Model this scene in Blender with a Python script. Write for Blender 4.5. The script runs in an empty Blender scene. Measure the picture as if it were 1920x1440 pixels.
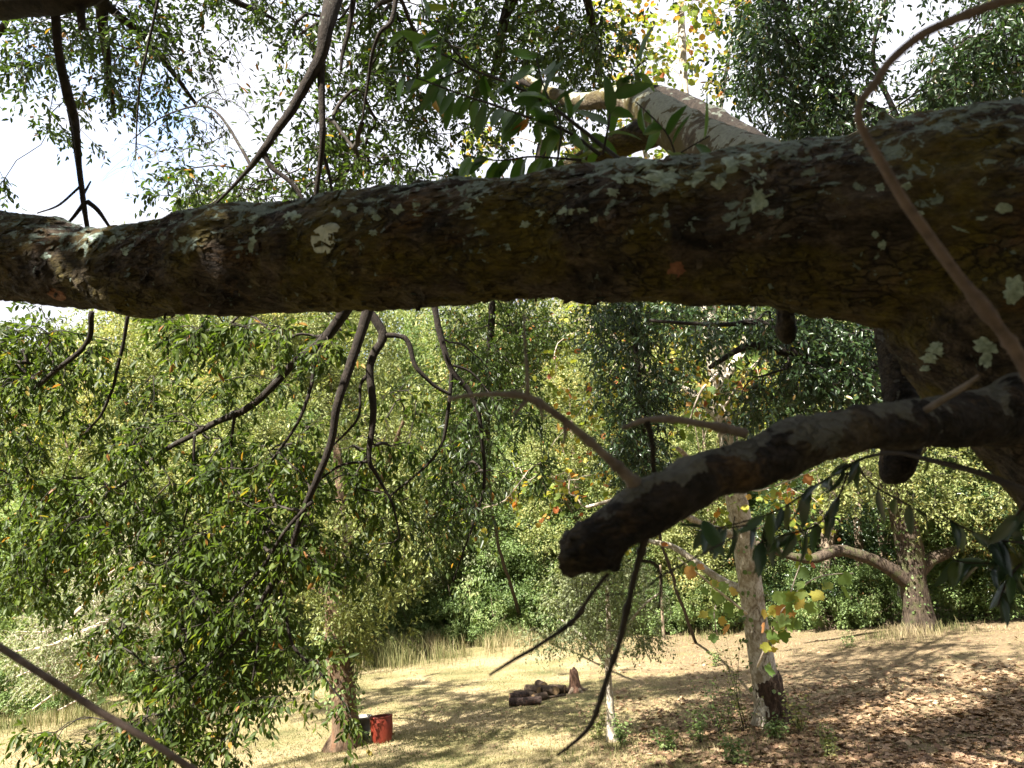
import bpy, math, random
import numpy as np
from mathutils import Vector, Matrix
from mathutils.bvhtree import BVHTree

# ------------------------------------------------------------------ camera, world, sun, exposure
sc = bpy.context.scene
COL = sc.collection
F_PX = 1450.0
PITCH, ROLL = math.radians(12), math.radians(3)
cF = np.array([0, math.cos(PITCH), math.sin(PITCH)])
cU0 = np.array([0, -math.sin(PITCH), math.cos(PITCH)])
cR0 = np.array([1.0, 0, 0])
cR = math.cos(ROLL) * cR0 - math.sin(ROLL) * cU0
cU = math.cos(ROLL) * cU0 + math.sin(ROLL) * cR0

cam = bpy.data.cameras.new('camera')
cam_o = bpy.data.objects.new('camera', cam)
COL.objects.link(cam_o)
cam.sensor_width = 36
cam.lens = 36 * F_PX / 1920
cam.clip_start = 0.05
cam.clip_end = 600
M = Matrix(((cR[0], cU[0], -cF[0], 0), (cR[1], cU[1], -cF[1], 0), (cR[2], cU[2], -cF[2], 0), (0, 0, 0, 1)))
cam_o.matrix_world = M
cam.dof.use_dof = True
cam.dof.focus_distance = 7.0
cam.dof.aperture_fstop = 7
sc.camera = cam_o

SUN_EL = math.radians(47)
SUN_AZ = math.atan2(-0.50, -0.62)           # direction towards the sun, x = sin, y = cos
sun_dir = np.array([math.sin(SUN_AZ) * math.cos(SUN_EL), math.cos(SUN_AZ) * math.cos(SUN_EL), math.sin(SUN_EL)])
sl = bpy.data.lights.new('sun', 'SUN')
sl.energy = 5.0
sl.angle = math.radians(0.5)
sl.color = (1.0, 0.94, 0.84)
so = bpy.data.objects.new('sun', sl)
COL.objects.link(so)
so.rotation_euler = Vector(sun_dir).to_track_quat('Z', 'Y').to_euler()

world = bpy.data.worlds.new('World')
sc.world = world
world.use_nodes = True
wn, wl = world.node_tree.nodes, world.node_tree.links
wn.clear()
w_out = wn.new('ShaderNodeOutputWorld')
w_bg = wn.new('ShaderNodeBackground')
w_bg.inputs['Strength'].default_value = 0.12
w_sky = wn.new('ShaderNodeTexSky')
w_sky.sky_type = 'NISHITA'
w_sky.sun_disc = False
w_sky.sun_elevation = SUN_EL
w_sky.sun_rotation = SUN_AZ
w_tc = wn.new('ShaderNodeTexCoord')
w_n = wn.new('ShaderNodeTexNoise')
w_n.inputs['Scale'].default_value = 2.6
w_n.inputs['Detail'].default_value = 7
w_n.inputs['Roughness'].default_value = 0.55
w_n.inputs['Distortion'].default_value = 0.3
w_mp = wn.new('ShaderNodeMapping')
w_mp.inputs['Location'].default_value = (0.35, 0.1, 0.55)
w_mp.inputs['Scale'].default_value = (1, 1, 1.8)
w_r = wn.new('ShaderNodeValToRGB')
w_r.color_ramp.elements[0].position = 0.27
w_r.color_ramp.elements[1].position = 0.42
w_mx = wn.new('ShaderNodeMix')
w_mx.data_type = 'RGBA'
w_mx.inputs[7].default_value = (2.05, 2.08, 2.3, 1)
wl.new(w_tc.outputs['Generated'], w_mp.inputs['Vector'])
wl.new(w_mp.outputs[0], w_n.inputs['Vector'])
wl.new(w_n.outputs['Fac'], w_r.inputs[0])
wl.new(w_r.outputs[0], w_mx.inputs[0])
wl.new(w_sky.outputs[0], w_mx.inputs[6])
wl.new(w_mx.outputs[2], w_bg.inputs['Color'])
wl.new(w_bg.outputs[0], w_out.inputs['Surface'])

vs = sc.view_settings
vs.view_transform = 'Standard'
vs.look = 'None'
vs.gamma = 1
vs.use_curve_mapping = False
vs.exposure = 2.5

RNG = np.random.default_rng(7)
random.seed(7)

# ------------------------------------------------------------------ picture point -> place
def P(px, py, d):
    return d * (cF + (px - 960) / F_PX * cR + (720 - py) / F_PX * cU)

def gz(x, y):
    return -2.8 + 0.035 * x - 0.018 * y + 0.10 * np.sin(x * 0.31 + 1) * np.sin(y * 0.23)

def G(px, py):
    """where the sight line through a picture point meets the ground"""
    v = P(px, py, 1.0)
    t = 5.0
    for _ in range(40):
        t = gz(v[0] * t, v[1] * t) / v[2]
    return v * t

def proj(q):
    q = np.asarray(q)
    d = q @ cF
    return 960 + F_PX * (q @ cR) / d, 720 - F_PX * (q @ cU) / d, d

# ------------------------------------------------------------------ numpy noise
def _hash(ix, iy, iz, seed):
    h = (ix.astype(np.int64) * 374761393 + iy.astype(np.int64) * 668265263 + iz.astype(np.int64) * 2147483647 + seed * 1442695041) & 0xFFFFFFFF
    h = ((h ^ (h >> 13)) * 1274126177) & 0xFFFFFFFF
    return ((h ^ (h >> 16)) & 0xFFFF) / 65535.0

def vnoise(p, seed=0):
    p = np.asarray(p, float)
    i = np.floor(p)
    f = p - i
    f = f * f * (3 - 2 * f)
    i = i.astype(np.int64)
    r = 0
    for dx in (0, 1):
        for dy in (0, 1):
            for dz in (0, 1):
                w = (f[:, 0] if dx else 1 - f[:, 0]) * (f[:, 1] if dy else 1 - f[:, 1]) * (f[:, 2] if dz else 1 - f[:, 2])
                r = r + w * _hash(i[:, 0] + dx, i[:, 1] + dy, i[:, 2] + dz, seed)
    return r

def fnoise(p, oct=4, seed=0):
    a, s, r = 1.0, 0.0, 0
    p = np.asarray(p, float)
    for k in range(oct):
        r = r + a * vnoise(p * 2 ** k, seed + k * 17)
        s += a
        a *= 0.5
    return r / s

def nrm(v):
    return v / np.maximum(np.linalg.norm(v, axis=-1, keepdims=True), 1e-9)

# ------------------------------------------------------------------ mesh / object helpers
def mesh_np(name, V, faces, mat, tint=None, smooth=False):
    """faces: list of (n,k) int arrays"""
    me = bpy.data.meshes.new(name)
    V = np.asarray(V, np.float32)
    me.vertices.add(len(V))
    me.vertices.foreach_set('co', V.ravel())
    nl = sum(f.size for f in faces)
    nf = sum(len(f) for f in faces)
    me.loops.add(nl)
    me.polygons.add(nf)
    me.loops.foreach_set('vertex_index', np.concatenate([f.ravel() for f in faces]).astype(np.int32))
    tot = np.concatenate([np.full(len(f), f.shape[1]) for f in faces])
    me.polygons.foreach_set('loop_start', (np.cumsum(tot) - tot).astype(np.int32))
    if smooth:
        me.polygons.foreach_set('use_smooth', np.ones(nf, bool))
    if tint is not None:
        a = me.attributes.new('tint', 'FLOAT', 'POINT')
        a.data.foreach_set('value', np.asarray(tint, np.float32))
    me.update(calc_edges=True)
    if mat:
        me.materials.append(mat)
    return me

def link(name, data, parent=None, loc=None, kind=None, label=None):
    o = bpy.data.objects.new(name, data)
    COL.objects.link(o)
    if parent is not None:
        o.parent = parent
        root = parent
        base = Vector((0, 0, 0))
        while root is not None:
            base += root.location
            root = root.parent
        o.location = -base if loc is None else loc     # by default the mesh is in world coordinates
    elif loc is not None:
        o.location = loc
    if kind:
        o['kind'] = kind
    if label:
        o['label'] = label
    return o

def thing(name, loc, label, cat, group=None, rz=0):
    o = bpy.data.objects.new(name, None)
    COL.objects.link(o)
    o.location = loc
    o.rotation_euler[2] = rz
    o.empty_display_size = 0.1
    tag(o, label, cat, group)
    return o

def tag(o, label, cat, group=None):
    o['label'] = label
    o['category'] = cat
    if group:
        o['group'] = group

def spline(pts, n):
    """Catmull-Rom through rows (any width) -> n rows"""
    p = np.asarray(pts, float)
    if len(p) == 2:
        t = np.linspace(0, 1, n)[:, None]
        return p[0] * (1 - t) + p[1] * t
    q = np.vstack([2 * p[0] - p[1], p, 2 * p[-1] - p[-2]])
    seg = np.linalg.norm(np.diff(p[:, :3], axis=0), axis=1)
    s = np.concatenate([[0], np.cumsum(seg)])
    out = []
    for u in np.linspace(0, s[-1], n):
        k = min(int(np.searchsorted(s, u, side='right')) - 1, len(seg) - 1)
        t = (u - s[k]) / max(seg[k], 1e-9)
        a, b, c, d = q[k:k + 4]
        out.append(0.5 * (2 * b + (c - a) * t + (2 * a - 5 * b + 4 * c - d) * t * t + (3 * b - a - 3 * c + d) * t ** 3))
    return np.array(out)

def tube_arrays(path, rad, sides=8, cap=True, rough=0.0, freq=8.0, seed=0):
    """one tube with parallel transported rings; returns V, [quads, tris]"""
    p = np.asarray(path, float)
    r = np.asarray(rad, float)
    n = len(p)
    T = nrm(np.gradient(p, axis=0))
    N = np.zeros_like(p)
    a = np.array([0, 0, 1.0]) if abs(T[0][2]) < 0.9 else np.array([1.0, 0, 0])
    N[0] = nrm(np.cross(T[0], a))
    for i in range(1, n):
        v = N[i - 1] - T[i] * (N[i - 1] @ T[i])
        N[i] = v / max(np.linalg.norm(v), 1e-9)
    B = np.cross(T, N)
    th = np.linspace(0, 2 * math.pi, sides, endpoint=False)
    off = (np.cos(th)[None, :, None] * N[:, None, :] + np.sin(th)[None, :, None] * B[:, None, :])
    R = np.repeat(r[:, None], sides, 1)
    V = (p[:, None, :] + off * R[..., None]).reshape(-1, 3)
    if rough > 0:
        nz = fnoise(V * freq, 3, seed) - 0.5
        V = V + off.reshape(-1, 3) * (nz * 2 * rough)[:, None] * R.reshape(-1, 1)
    i = np.arange(n - 1)[:, None] * sides
    j = np.arange(sides)[None, :]
    j2 = (j + 1) % sides
    quads = np.stack([i + j, i + j2, i + sides + j2, i + sides + j], -1).reshape(-1, 4)
    faces = [quads]
    if cap:
        c0, c1 = len(V), len(V) + 1
        V = np.vstack([V, p[0] - T[0] * r[0] * 0.3, p[-1] + T[-1] * r[-1] * 0.4])
        jj = np.arange(sides)
        jn = (jj + 1) % sides
        t1 = np.stack([np.full(sides, c0), jn, jj], -1)
        b = (n - 1) * sides
        t2 = np.stack([np.full(sides, c1), b + jj, b + jn], -1)
        faces.append(np.vstack([t1, t2]))
    return V, faces

class MB:
    def __init__(self):
        self.V, self.Q, self.T, self.t, self.n = [], [], [], [], 0
    def add(self, V, faces, tint=0.5):
        for f in faces:
            (self.Q if f.shape[1] == 4 else self.T).append(f + self.n)
        self.V.append(V)
        self.t.append(np.full(len(V), tint) if np.isscalar(tint) else tint)
        self.n += len(V)
        return self
    def mesh(self, name, mat, smooth=True):
        fs = []
        if self.Q: fs.append(np.vstack(self.Q))
        if self.T: fs.append(np.vstack(self.T))
        return mesh_np(name, np.vstack(self.V), fs, mat, np.concatenate(self.t), smooth)

def pxpath(rows, n):
    """rows of (px, py, depth, radius in px) -> world path and radii"""
    w = np.array([list(P(a, b, d)) + [r * d / F_PX] for a, b, d, r in rows])
    s = spline(w, n)
    return s[:, :3], np.maximum(s[:, 3], 0.0004)

def wobble(path, amp, freq, seed):
    n = np.stack([fnoise(path * freq + 5.3 * k, 3, seed + k) for k in range(3)], 1) - 0.5
    env = np.sin(np.linspace(0.02, 0.9, len(path)) * math.pi)[:, None]
    return path + n * 2 * amp * env

def many_tubes(PP, RR, sides=3):
    """PP (N,K,3), RR (N,K): thin open tubes, vectorised"""
    N, K, _ = PP.shape
    T = nrm(np.gradient(PP, axis=1))
    a = nrm(RNG.normal(size=(N, 1, 3)))
    n1 = nrm(np.cross(T, a))
    n2 = np.cross(T, n1)
    th = np.linspace(0, 2 * math.pi, sides, endpoint=False)
    V = PP[:, :, None, :] + RR[:, :, None, None] * (np.cos(th)[None, None, :, None] * n1[:, :, None, :] + np.sin(th)[None, None, :, None] * n2[:, :, None, :])
    base = (np.arange(N) * K * sides)[:, None, None]
    i = (np.arange(K - 1) * sides)[None, :, None]
    j = np.arange(sides)[None, None, :]
    j2 = (j + 1) % sides
    q = np.stack([base + i + j, base + i + j2, base + i + sides + j2, base + i + sides + j], -1).reshape(-1, 4)
    return V.reshape(-1, 3), q

# leaf templates: (along, across, up) with unit length / unit width
def tpl_diamond():
    v = np.array([[0, 0, 0], [0.45, 0.5, 0.06], [1, 0, -0.1], [0.45, -0.5, 0.06]])
    return v, np.array([[0, 1, 2], [0, 2, 3]])
def tpl_lance():
    v = np.array([[0, 0, 0], [0.5, 0, -0.06], [1, 0, -0.16], [0.3, 0.42, 0.05], [0.68, 0.4, 0.0], [0.3, -0.42, 0.05], [0.68, -0.4, 0.0]])
    f = np.array([[0, 1, 3], [3, 1, 4], [4, 1, 2], [0, 5, 1], [5, 6, 1], [6, 2, 1]])
    return v, f
def tpl_lobed(curl=0.18):
    a = [(-0.02, 0), (0.05, 0.28), (0.22, 0.30), (0.30, 0.52), (0.48, 0.44), (0.62, 0.56), (0.66, 0.26), (0.82, 0.20), (1.0, 0),
         (0.82, -0.20), (0.66, -0.26), (0.62, -0.56), (0.48, -0.44), (0.30, -0.52), (0.22, -0.30), (0.05, -0.28)]
    v = np.array([[x, y * 1.0, curl * (abs(y) * 1.2 + (x - 0.4) ** 2 * 1.4)] for x, y in a] + [[0.35, 0, 0]])
    n = len(a)
    return v, np.array([[n, i, (i + 1) % n] for i in range(n)])
def tpl_round():
    v = np.array([[0, 0, 0], [0.3, 0.45, 0.07], [0.75, 0.38, 0.05], [1, 0, -0.08], [0.75, -0.38, 0.05], [0.3, -0.45, 0.07]])
    return v, np.array([[0, 1, 2], [0, 2, 3], [0, 3, 4], [0, 4, 5]])

def leaves_arrays(tpl, pos, d, up, L, W, tint):
    v, f = tpl
    d = nrm(d)
    s = nrm(np.cross(up, d))
    u = np.cross(d, s)
    V = pos[:, None, :] + v[None, :, 0, None] * (d * L[:, None])[:, None, :] + v[None, :, 1, None] * (s * W[:, None])[:, None, :] + v[None, :, 2, None] * (u * L[:, None])[:, None, :]
    F = f[None] + (np.arange(len(pos)) * len(v))[:, None, None]
    return V.reshape(-1, 3), F.reshape(-1, 3), np.repeat(tint, len(v))

# ------------------------------------------------------------------ materials
def newmat(name):
    m = bpy.data.materials.new(name)
    m.use_nodes = True
    m.node_tree.nodes.clear()
    nt = m.node_tree
    out = nt.nodes.new('ShaderNodeOutputMaterial')
    return m, nt, out

def nd(nt, typ, **kw):
    n = nt.nodes.new(typ)
    for k, v in kw.items():
        if hasattr(n, k) and k not in n.inputs:
            setattr(n, k, v)
        else:
            n.inputs[k].default_value = v
    return n

def ramp(nt, stops, interp='LINEAR'):
    r = nt.nodes.new('ShaderNodeValToRGB')
    cr = r.color_ramp
    cr.interpolation = interp
    while len(cr.elements) < len(stops):
        cr.elements.new(0.5)
    for e, (p, c) in zip(cr.elements, stops):
        e.position = p
        e.color = (*c, 1) if len(c) == 3 else c
    return r

def mixc(nt, fac, a, b, mode='MIX'):
    m = nt.nodes.new('ShaderNodeMix')
    m.data_type = 'RGBA'
    m.blend_type = mode
    for sock, v in ((0, fac), (6, a), (7, b)):
        if hasattr(v, 'links'):
            nt.links.new(v, m.inputs[sock])
        elif isinstance(v, (int, float)):
            m.inputs[sock].default_value = v
        else:
            m.inputs[sock].default_value = (*v, 1)
    return m.outputs[2]

def mapped(nt, scale=(1, 1, 1)):
    tc = nt.nodes.new('ShaderNodeTexCoord')
    mp = nt.nodes.new('ShaderNodeMapping')
    mp.inputs['Scale'].default_value = scale
    nt.links.new(tc.outputs['Object'], mp.inputs['Vector'])
    return mp.outputs[0]

def noise(nt, vec, scale, detail=4, rough=0.55, dist=0.0):
    n = nt.nodes.new('ShaderNodeTexNoise')
    n.inputs['Scale'].default_value = scale
    n.inputs['Detail'].default_value = detail
    n.inputs['Roughness'].default_value = rough
    n.inputs['Distortion'].default_value = dist
    nt.links.new(vec, n.inputs['Vector'])
    return n.outputs['Fac']

def leafmat(name, stops, transl=0.42, rough=0.45, spec=0.35, random_tint=False, boost=(1.25, 1.35, 0.55)):
    m, nt, out = newmat(name)
    if random_tint:
        src = nt.nodes.new('ShaderNodeObjectInfo').outputs['Random']
    else:
        a = nt.nodes.new('ShaderNodeAttribute')
        a.attribute_name = 'tint'
        src = a.outputs['Fac']
    r = ramp(nt, stops)
    nt.links.new(src, r.inputs[0])
    col = r.outputs[0]
    vec = mapped(nt)
    mott = noise(nt, vec, 60, 2)
    mr = ramp(nt, [(0.3, (0.75, 0.75, 0.75)), (0.7, (1.2, 1.2, 1.2))])
    nt.links.new(mott, mr.inputs[0])
    col = mixc(nt, 1.0, col, mr.outputs[0], 'MULTIPLY')
    b = nd(nt, 'ShaderNodeBsdfPrincipled', Roughness=rough)
    b.inputs['Specular IOR Level'].default_value = spec
    nt.links.new(col, b.inputs['Base Color'])
    t = nt.nodes.new('ShaderNodeBsdfTranslucent')
    tcol = mixc(nt, 1.0, col, boost, 'MULTIPLY')
    nt.links.new(tcol, t.inputs['Color'])
    ms = nd(nt, 'ShaderNodeMixShader')
    ms.inputs[0].default_value = transl
    nt.links.new(b.outputs[0], ms.inputs[1])
    nt.links.new(t.outputs[0], ms.inputs[2])
    nt.links.new(ms.outputs[0], out.inputs['Surface'])
    return m

def barkmat(name, stretch, dark, light, moss=None, moss_amt=0.45, lichen=None, lichen_amt=0.6, lichen_scale=22, bump=0.6, bscale=1.0, rough=0.85, accent=None, crack=0.0):
    m, nt, out = newmat(name)
    v = mapped(nt, stretch)
    vo = mapped(nt)
    n1 = noise(nt, v, 26 * bscale, 8, 0.62, 0.6)
    r1 = ramp(nt, [(0.32, dark), (0.68, light)])
    nt.links.new(n1, r1.inputs[0])
    col = r1.outputs[0]
    big = noise(nt, vo, 5.0 * bscale, 4, 0.6, 0.4)
    if accent is not None:
        ra = ramp(nt, [(0.56, (0, 0, 0)), (0.68, (1, 1, 1))])
        nt.links.new(noise(nt, v, 9 * bscale, 5, 0.65, 0.8), ra.inputs[0])
        col = mixc(nt, ra.outputs[0], col, accent)
    if moss is not None:
        rm = ramp(nt, [(moss_amt, (0, 0, 0)), (moss_amt + 0.13, (1, 1, 1))])
        nt.links.new(big, rm.inputs[0])
        fac = mixc(nt, 1.0, rm.outputs[0], r1.outputs[0], 'MIX')
        mm = nt.nodes.new('ShaderNodeMath')
        mm.operation = 'MULTIPLY'
        rr = ramp(nt, [(0.3, (0.35, 0.35, 0.35)), (0.6, (1, 1, 1))])
        nt.links.new(noise(nt, v, 40 * bscale, 6, 0.7), rr.inputs[0])
        nt.links.new(rm.outputs[0], mm.inputs[0])
        nt.links.new(rr.outputs[0], mm.inputs[1])
        col = mixc(nt, mm.outputs[0], col, moss)
    crk = None
    if crack > 0:
        vv = mapped(nt, tuple(c * 1.0 for c in stretch))
        wn_ = nt.nodes.new('ShaderNodeTexNoise')
        wn_.inputs['Scale'].default_value = 18
        wn_.inputs['Detail'].default_value = 5
        nt.links.new(vv, wn_.inputs['Vector'])
        va = nt.nodes.new('ShaderNodeVectorMath'); va.operation = 'MULTIPLY_ADD'
        nt.links.new(wn_.outputs['Color'], va.inputs[0]); va.inputs[1].default_value = (0.10, 0.10, 0.10); nt.links.new(vv, va.inputs[2])
        vo_ = nt.nodes.new('ShaderNodeTexVoronoi')
        vo_.feature = 'DISTANCE_TO_EDGE'
        vo_.inputs['Scale'].default_value = 48 * bscale
        nt.links.new(va.outputs[0], vo_.inputs['Vector'])
        rc = ramp(nt, [(0.0, (0, 0, 0)), (0.10, (1, 1, 1))])
        nt.links.new(vo_.outputs['Distance'], rc.inputs[0])
        rk = ramp(nt, [(0.40, (0, 0, 0)), (0.58, (1, 1, 1))])
        nt.links.new(noise(nt, vo, 7, 4, 0.6), rk.inputs[0])
        crk = mixc(nt, rk.outputs[0], (1, 1, 1), rc.outputs[0])
        dk = ramp(nt, [(0.0, (1 - crack,) * 3), (1.0, (1, 1, 1))])
        nt.links.new(crk, dk.inputs[0])
        col = mixc(nt, 1.0, col, dk.outputs[0], 'MULTIPLY')
        sp = ramp(nt, [(0.35, (0.45, 0.45, 0.45)), (0.65, (1.35, 1.35, 1.35))])     # grain
        nt.links.new(noise(nt, v, 150, 5, 0.75), sp.inputs[0])
        col = mixc(nt, 1.0, col, sp.outputs[0], 'MULTIPLY')
    if lichen is not None:
        geo = nt.nodes.new('ShaderNodeNewGeometry')
        sx = nt.nodes.new('ShaderNodeSeparateXYZ')
        nt.links.new(geo.outputs['Normal'], sx.inputs[0])
        up = nt.nodes.new('ShaderNodeMapRange')          # lichen prefers the side that faces the sky
        up.inputs['From Min'].default_value = -0.35
        up.inputs['From Max'].default_value = 0.75
        up.inputs['To Min'].default_value = -0.16
        up.inputs['To Max'].default_value = 0.07
        nt.links.new(sx.outputs['Z'], up.inputs['Value'])
        na = noise(nt, vo, lichen_scale, 5, 0.6, 0.5)
        nb = noise(nt, vo, lichen_scale * 0.22, 2, 0.5)
        ad = nt.nodes.new('ShaderNodeMath'); ad.operation = 'ADD'
        nt.links.new(na, ad.inputs[0]); nt.links.new(up.outputs[0], ad.inputs[1])
        ad2 = nt.nodes.new('ShaderNodeMath'); ad2.operation = 'MULTIPLY_ADD'
        nt.links.new(nb, ad2.inputs[0]); ad2.inputs[1].default_value = 0.45; nt.links.new(ad.outputs[0], ad2.inputs[2])
        rl = ramp(nt, [(lichen_amt + 0.225, (0, 0, 0)), (lichen_amt + 0.25, (1, 1, 1))])
        nt.links.new(ad2.outputs[0], rl.inputs[0])
        lc = ramp(nt, [(0.3, tuple(c * 0.6 for c in lichen)), (0.65, lichen)])
        nt.links.new(noise(nt, vo, 90, 4, 0.7), lc.inputs[0])
        col = mixc(nt, rl.outputs[0], col, lc.outputs[0])
    b = nd(nt, 'ShaderNodeBsdfPrincipled', Roughness=rough)
    b.inputs['Specular IOR Level'].default_value = 0.2
    nt.links.new(col, b.inputs['Base Color'])
    bp = nd(nt, 'ShaderNodeBump')
    bp.inputs['Strength'].default_value = bump
    bp.inputs['Distance'].default_value = 0.02 / bscale
    hh = nt.nodes.new('ShaderNodeMath'); hh.operation = 'ADD'
    nt.links.new(n1, hh.inputs[0])
    nt.links.new(noise(nt, v, 70 * bscale, 5, 0.7), hh.inputs[1])
    if crk is not None:
        h2 = nt.nodes.new('ShaderNodeMath'); h2.operation = 'MULTIPLY_ADD'
        nt.links.new(crk, h2.inputs[0]); h2.inputs[1].default_value = 0.7; nt.links.new(hh.outputs[0], h2.inputs[2])
        h3 = nt.nodes.new('ShaderNodeMath'); h3.operation = 'MULTIPLY_ADD'
        nt.links.new(noise(nt, v, 170, 4, 0.7), h3.inputs[0]); h3.inputs[1].default_value = 0.35; nt.links.new(h2.outputs[0], h3.inputs[2])
        hh = h3
    nt.links.new(hh.outputs[0], bp.inputs['Height'])
    nt.links.new(bp.outputs[0], b.inputs['Normal'])
    nt.links.new(b.outputs[0], out.inputs['Surface'])
    return m

def plainmat(name, c1, c2, scale=20, rough=0.7, bump=0.2, stretch=(1, 1, 1), spec=0.3):
    m, nt, out = newmat(name)
    v = mapped(nt, stretch)
    n = noise(nt, v, scale, 6, 0.6)
    r = ramp(nt, [(0.3, c1), (0.7, c2)])
    nt.links.new(n, r.inputs[0])
    b = nd(nt, 'ShaderNodeBsdfPrincipled', Roughness=rough)
    b.inputs['Specular IOR Level'].default_value = spec
    nt.links.new(r.outputs[0], b.inputs['Base Color'])
    bp = nd(nt, 'ShaderNodeBump')
    bp.inputs['Strength'].default_value = bump
    bp.inputs['Distance'].default_value = 0.01
    nt.links.new(n, bp.inputs['Height'])
    nt.links.new(bp.outputs[0], b.inputs['Normal'])
    nt.links.new(b.outputs[0], out.inputs['Surface'])
    return m

M_OAK = barkmat('oak_bark', (0.35, 1, 1), (0.007, 0.0055, 0.0045), (0.105, 0.078, 0.058), moss=(0.092, 0.072, 0.010), moss_amt=0.44,
                lichen=(0.19, 0.235, 0.195), lichen_amt=0.54, lichen_scale=42, bump=1.0, crack=0.75, accent=(0.11, 0.062, 0.025))
M_STUB = barkmat('weathered_limb_bark', (0.6, 1, 1), (0.005, 0.004, 0.0035), (0.042, 0.032, 0.026), moss=(0.085, 0.066, 0.042), moss_amt=0.50, crack=0.5,
                 lichen=(0.13, 0.125, 0.105), lichen_amt=0.525, lichen_scale=20, bump=1.0, bscale=1.1, accent=(0.09, 0.055, 0.028))
M_BRANCH = barkmat('branch_bark', (1, 1, 0.5), (0.009, 0.007, 0.006), (0.034, 0.026, 0.020), bump=0.8, bscale=2.0, lichen=(0.1, 0.11, 0.09), lichen_amt=0.6, lichen_scale=30)
M_PALELIMB = barkmat('lichened_limb_bark', (1, 1, 1), (0.035, 0.025, 0.014), (0.15, 0.12, 0.08), moss=(0.07, 0.055, 0.015), moss_amt=0.40,
                     lichen=(0.27, 0.28, 0.22), lichen_amt=0.47, lichen_scale=26, bump=0.6)
M_TWIG = plainmat('twig_bark', (0.010, 0.008, 0.006), (0.036, 0.027, 0.020), 30, 0.8)
M_DEADTWIG = plainmat('dead_twig_bark', (0.06, 0.046, 0.038), (0.16, 0.13, 0.11), 45, 0.8, 0.5)
M_PALETWIG = plainmat('pale_twig_bark', (0.30, 0.24, 0.18), (0.5, 0.43, 0.35), 20, 0.8)
M_SYC = barkmat('sycamore_bark', (1, 1, 0.55), (0.22, 0.17, 0.11), (0.64, 0.60, 0.52), bump=0.6, bscale=0.9, accent=(0.10, 0.07, 0.045), moss=(0.24, 0.19, 0.12), moss_amt=0.5)
M_BURNT = barkmat('sycamore_base_bark', (1, 1, 0.5), (0.02, 0.014, 0.01), (0.10, 0.06, 0.04), bump=1.0, bscale=0.8, accent=(0.28, 0.2, 0.14))
M_TRUNK = barkmat('grey_trunk_bark', (1, 1, 0.22), (0.07, 0.05, 0.035), (0.27, 0.21, 0.15), bump=1.0, bscale=0.7, moss=(0.13, 0.12, 0.05), moss_amt=0.6)
M_LICHEN = plainmat('lichen_crust', (0.15, 0.20, 0.165), (0.34, 0.41, 0.35), 120, 0.95, 0.9)
M_WHITELICHEN = plainmat('white_lichen', (0.26, 0.29, 0.26), (0.42, 0.45, 0.42), 70, 0.95, 0.6)
M_SCAR = plainmat('bare_wood_scar', (0.09, 0.035, 0.02), (0.20, 0.09, 0.05), 60, 0.8, 0.6)

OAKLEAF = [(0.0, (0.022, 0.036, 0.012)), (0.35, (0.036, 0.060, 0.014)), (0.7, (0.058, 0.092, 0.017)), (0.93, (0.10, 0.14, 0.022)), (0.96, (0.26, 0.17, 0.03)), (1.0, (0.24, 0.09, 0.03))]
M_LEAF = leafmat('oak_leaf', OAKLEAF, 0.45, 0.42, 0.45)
M_HANG = leafmat('oak_leaf_hanging', [(0.0, (0.020, 0.034, 0.010)), (0.35, (0.036, 0.058, 0.013)), (0.7, (0.066, 0.098, 0.018)), (0.93, (0.13, 0.16, 0.028)), (0.96, (0.26, 0.17, 0.03)), (1.0, (0.24, 0.09, 0.03))], 0.5, 0.5, 0.28)
M_LEAFOBJ = leafmat('shoot_leaf', [(0.0, (0.030, 0.065, 0.020)), (0.6, (0.055, 0.115, 0.025)), (0.93, (0.09, 0.16, 0.03)), (0.97, (0.22, 0.17, 0.03)), (1.0, (0.3, 0.1, 0.03))], 0.40, 0.35, 0.5, random_tint=True)
M_BLUELEAFOBJ = leafmat('shoot_leaf_blue_green', [(0.0, (0.014, 0.030, 0.018)), (0.6, (0.024, 0.050, 0.026)), (0.93, (0.045, 0.085, 0.025)), (1.0, (0.10, 0.09, 0.02))], 0.22, 0.28, 0.7, random_tint=True)  # darker, bluer leaf colour for the lower shoots
M_DARKLEAF = leafmat('evergreen_leaf', [(0.0, (0.018, 0.036, 0.014)), (0.5, (0.030, 0.058, 0.020)), (0.9, (0.055, 0.085, 0.026)), (0.97, (0.15, 0.15, 0.04)), (1.0, (0.2, 0.12, 0.04))], 0.3, 0.35, 0.6)
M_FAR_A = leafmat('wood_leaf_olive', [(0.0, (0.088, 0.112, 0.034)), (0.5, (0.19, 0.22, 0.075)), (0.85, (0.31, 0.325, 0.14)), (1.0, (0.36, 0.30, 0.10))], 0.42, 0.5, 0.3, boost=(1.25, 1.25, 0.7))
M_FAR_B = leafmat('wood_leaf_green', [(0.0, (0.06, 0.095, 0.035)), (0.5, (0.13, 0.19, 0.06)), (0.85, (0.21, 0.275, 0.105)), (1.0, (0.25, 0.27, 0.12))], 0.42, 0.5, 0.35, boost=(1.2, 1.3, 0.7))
M_FAR_C = leafmat('wood_leaf_grey_green', [(0.0, (0.10, 0.12, 0.055)), (0.5, (0.17, 0.195, 0.10)), (1.0, (0.28, 0.30, 0.17))], 0.35, 0.5, 0.4)
M_SYCLEAF = leafmat('sycamore_leaf', [(0.0, (0.11, 0.17, 0.03)), (0.4, (0.20, 0.26, 0.05)), (0.6, (0.36, 0.33, 0.05)), (0.78, (0.42, 0.25, 0.05)), (0.9, (0.36, 0.12, 0.04)), (1.0, (0.22, 0.07, 0.04))], 0.5, 0.55, 0.25, boost=(1.3, 1.2, 0.6))
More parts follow.
